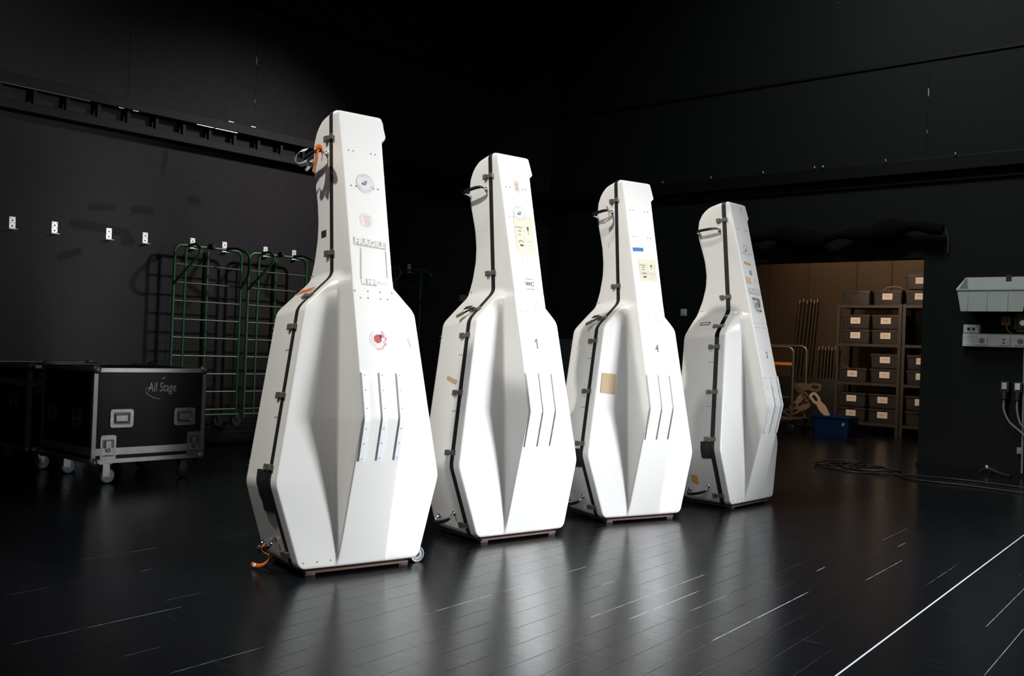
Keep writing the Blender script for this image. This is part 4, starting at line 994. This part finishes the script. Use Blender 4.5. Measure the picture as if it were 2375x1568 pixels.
cl = [  # x centre, base z, labelled, text
 (-5.49, 1.815, 0, 'unlabelled dark crate on top of the shelving, leftmost'), (-5.04, 1.815, 1, 'dark crate on top of the shelving, second from left with a cord on it'), (-4.60, 1.815, 1, 'dark crate on top of the shelving, under the highest crate'), (-4.60, 2.03, 1, 'highest dark crate, stacked at the right doorway edge'),
 (-5.48, 1.478, 1, 'upper left crate on the second shelf from the top'), (-5.05, 1.478, 1, 'upper right crate on the second shelf from the top'), (-5.48, 1.27, 1, 'lower left crate on the second shelf from the top'), (-5.05, 1.27, 1, 'lower right crate on the second shelf from the top'),
 (-5.05, .935, 1, 'crate stacked beside the gap on the third shelf'), (-5.50, .727, 1, 'lower left crate on the third shelf, loose parts in it'), (-5.05, .727, 1, 'lower right crate on the third shelf'),
 (-5.50, .378, 1, 'upper left crate on the lowest shelf'), (-5.06, .378, 1, 'upper right crate on the lowest shelf'), (-5.50, .17, 1, 'lower left crate on the lowest shelf, above the blue tub'), (-5.06, .17, 1, 'lower right crate on the lowest shelf'),
 (-4.55, .935, 1, 'upper crate on the third shelf of the right bay'), (-4.55, .727, 1, 'lower crate on the third shelf of the right bay'), (-4.55, .378, 1, 'upper crate on the lowest shelf of the right bay'), (-4.55, .17, 0, 'bottom crate on the lowest shelf of the right bay')]
cr0 = make_crate(); firstc = True
for (x, z, lb, tx) in cl:
    t = cr0 if firstc else None
    if t is None:
        t = cr0.copy(); COL.objects.link(t)
        for ch in cr_parts: c = ch.copy(); COL.objects.link(c); c.parent = t
    else: cr_parts = list(cr0.children)
    firstc = False
    t.location = (x, 13.735, z + .002); t.rotation_euler = (0, 0, random.uniform(-.015, .015)); t['label'] = tx
    if lb: crate_label(t, random.choice((1, 2)))
b = MB(); b.tube(catmull([(-5.12, 13.55, 2.02), (-5.05, 13.54, 2.06), (-4.95, 13.55, 2.07), (-4.87, 13.56, 2.05), (-4.84, 13.6, 2.02)]), .007, 8); tag(b.build('looped_cord', mat('ochre_cord', (.40, .22, .06), .6)), 'ochre cord arching out of a crate on top of the shelving', 'cord')
b = MB()
for k in range(5): b.cyl((-5.66 + .012 * k, 13.56, .925), (-5.69 + .028 * k, 13.55, 1.0), .005, 6)
b.cyl((-5.60, 13.53, .93), (-5.52, 13.50, .905), .012, 8); tag(b.build('loose_rods', M_TUBE), 'short pale metal ends sticking out of a crate on the third shelf', 'rods', kind='stuff')
# steel poles leaning on the back panel
def pole(x, x1, top, r, lb, grp):
    y = 14.40
    t = thing('steel_pole', lb, 'pole', (x1, 14.22, 0), 0, grp)
    b = MB(); b.cyl((0, 0, 0), (x - x1, y - 14.22, top), r, 12); b.build('tube', mat('dark_zinc_tube', (.05, .046, .04), .45, .6), t)
    b = MB(); d = Vector((x - x1, y - 14.22, top)).normalized(); e = Vector((x - x1, y - 14.22, top)); b.cyl(e - d * .05, e + d * .01, r * 1.25, 12, .003); b.build('end_fitting', mat('worn_pole_end', (.16, .15, .13), .4, .7), t)
tl = ['outermost left', 'second from left', 'third from left', 'third from right', 'second from right', 'outermost right']
for k, x in enumerate((-6.74, -6.68, -6.615, -6.555, -6.50, -6.45)): pole(x, x - .06, 1.93 + .02 * (k % 2), .021, 'tall steel pole leaning in storage, ' + tl[k] + ' of the tall ones', 'tall steel poles in the storage room')
sl = ['leftmost', 'second from left', 'third from left', 'middle', 'third from right', 'second from right', 'rightmost']
for k, x in enumerate((-6.40, -6.34, -6.29, -6.24, -6.19, -6.14, -6.09)): pole(x, x + .02, 1.21 + .012 * (k % 2), .018, 'short dark pole left of the shelving, ' + sl[k] + ' of the short ones', 'short steel poles in the storage room')
b = MB(); b.box2((-6.95, 14.1, .0), (-5.85, 14.16, .74), .005); tag(b.build('dark_panel', M_DARK), 'low dark panel behind the trolley in front of the leaning poles', 'panel')
# platform trolley
ct = thing('platform_trolley', 'steel platform trolley with two tall tube loops, partly behind the farthest case', 'trolley', (-6.3, 12.75, 0))
b = MB(); b.tube(bend([(-.35, -.25, .20), (-.35, -.25, 1.177), (.385, -.25, 1.177), (.385, -.25, .20)], .1), .016, 12); b.build('loop_handle', M_TUBE, ct)
b = MB(); b.tube(bend([(-.35, .25, .20), (-.35, .25, 1.203), (.345, .25, 1.203), (.345, .25, .20)], .1), .016, 12); b.build('loop_handle', M_TUBE, ct)
b = MB(); b.box2((-.38, -.28, .175), (.40, .28, .205), .006); b.build('platform', M_TUBE, ct, 0)
for (x, y) in ((-.33, -.24), (-.33, .24), (.37, -.24), (.37, .24)):
    b = MB(); b.cyl((x, y - .018, .062), (x, y + .018, .062), .062, 22, .008); o = b.build('caster_wheel', M_BLACK, ct); b = MB(); b.box2((x - .02, y - .03, .06), (x + .02, y - .024, .175)); b.box2((x - .02, y + .024, .06), (x + .02, y + .03, .175)); b.build('caster_fork', M_DARK, o, 0)
b = MB(); b.box2((-.34, .22, .925), (.14, .27, .965), .004); b.build('orange_bar', mat('orange_bar_paint', (.75, .26, .05), .5), ct, 0)
b = MB(); b.box2((-.38, -.05, .47), (.22, .20, .485), .003); b.build('shelf_plate', M_TUBE, ct, 0)
# heap of machined brackets with oval grips
def grip_bracket(loc, rot, sc, lb, m=None):
    m = m or mat('pale_cast_metal', (.62, .54, .40), .5, .1)
    t = thing('grip_bracket', lb, 'bracket', loc, 0, 'pale metal grip brackets heaped beside the trolley'); t.rotation_euler = rot; t.scale = (sc,) * 3
    b = MB(); O = rrect(.17, .11, .05, 6); I = rrect(.10, .05, .025, 6)
    def at(P, y): return [(p[0], y, p[1]) for p in P]
    b.grid([at(O, -.012), at(O, .012), at(I, .012), at(I, -.012), at(O, -.012)], True); b.build('oval_grip', m, t, 30)
    b = MB(); b.prism([(-.060, .040), (-.11, .040), (-.14, .05), (-.19, .05), (-.30, .028), (-.30, -.028), (-.19, -.05), (-.14, -.05), (-.11, -.040), (-.060, -.040), (-.082, 0)], -.010, .010, lambda u, v, w_: (u, w_, v)); b.prism(circ(-.17, 0, .012, 12), -.013, .013, lambda u, v, w_: (u, w_, v)) ; b.build('bracket_arm', m, t, 0)
    return t
mg = mat('dull_cast_metal', (.20, .165, .12), .45, .4)
grip_bracket((-5.685, 12.72, .495), (0, math.radians(-129), .1), 1.0, 'pale bracket leaning diagonally behind the blue tub, oval grip up')
grip_bracket((-5.80, 12.98, .635), (0, 0, 0), 1.05, 'dull bracket lying level on top of the heap, oval grip outlined', mg)
for k, (x, y, z, rx, ry, rz) in enumerate([(-5.90, 12.9, .50, .3, .8, .2), (-6.05, 12.85, .36, .1, 2.2, .5), (-5.86, 12.8, .40, .5, -.5, -.3), (-5.98, 12.75, .30, .2, 2.7, .2), (-5.80, 12.85, .28, .6, .3, .4), (-6.10, 12.8, .27, .1, .2, -.2)]):
    grip_bracket((x, y, z), (rx, ry, rz), .8, ['tilted dull bracket near the top of the heap by the trolley', 'dull bracket at the upper left of the heap by the trolley', 'dull bracket in the middle of the heap by the trolley', 'dull bracket at the lower left of the heap by the trolley', 'dull bracket at the lower right of the heap, behind the blue tub', 'dull bracket at the bottom left corner of the heap on the trolley'][k], mg)
# blue tub
bt = thing('blue_tub', 'blue plastic tub on the floor beside the shelving', 'tub', (-5.44, 12.83, 0)); bt.rotation_euler = (0, 0, math.radians(4))
b = MB()
def rq(wx, dy, z, r=.06): return [(p[0], p[1], z) for p in rrect(wx, dy, r, 5)]
b.grid([rq(.50, .36, .0), rq(.55, .40, .25), rq(.57, .42, .25), rq(.57, .42, .275), rq(.54, .39, .275), rq(.49, .35, .012)], True); b.add(rq(.50, .36, 0), [tuple(range(24))]); b.add(rq(.49, .35, .012), [tuple(range(24))[::-1]]); b.build('tub_body', M_BLUECR, bt, 30)
b = MB(); b.box((.18, -.2, .17), (.03, .006, .04), Matrix.Rotation(.3, 3, 'Y')); b.build('tape_scrap', TANP, bt, 0)
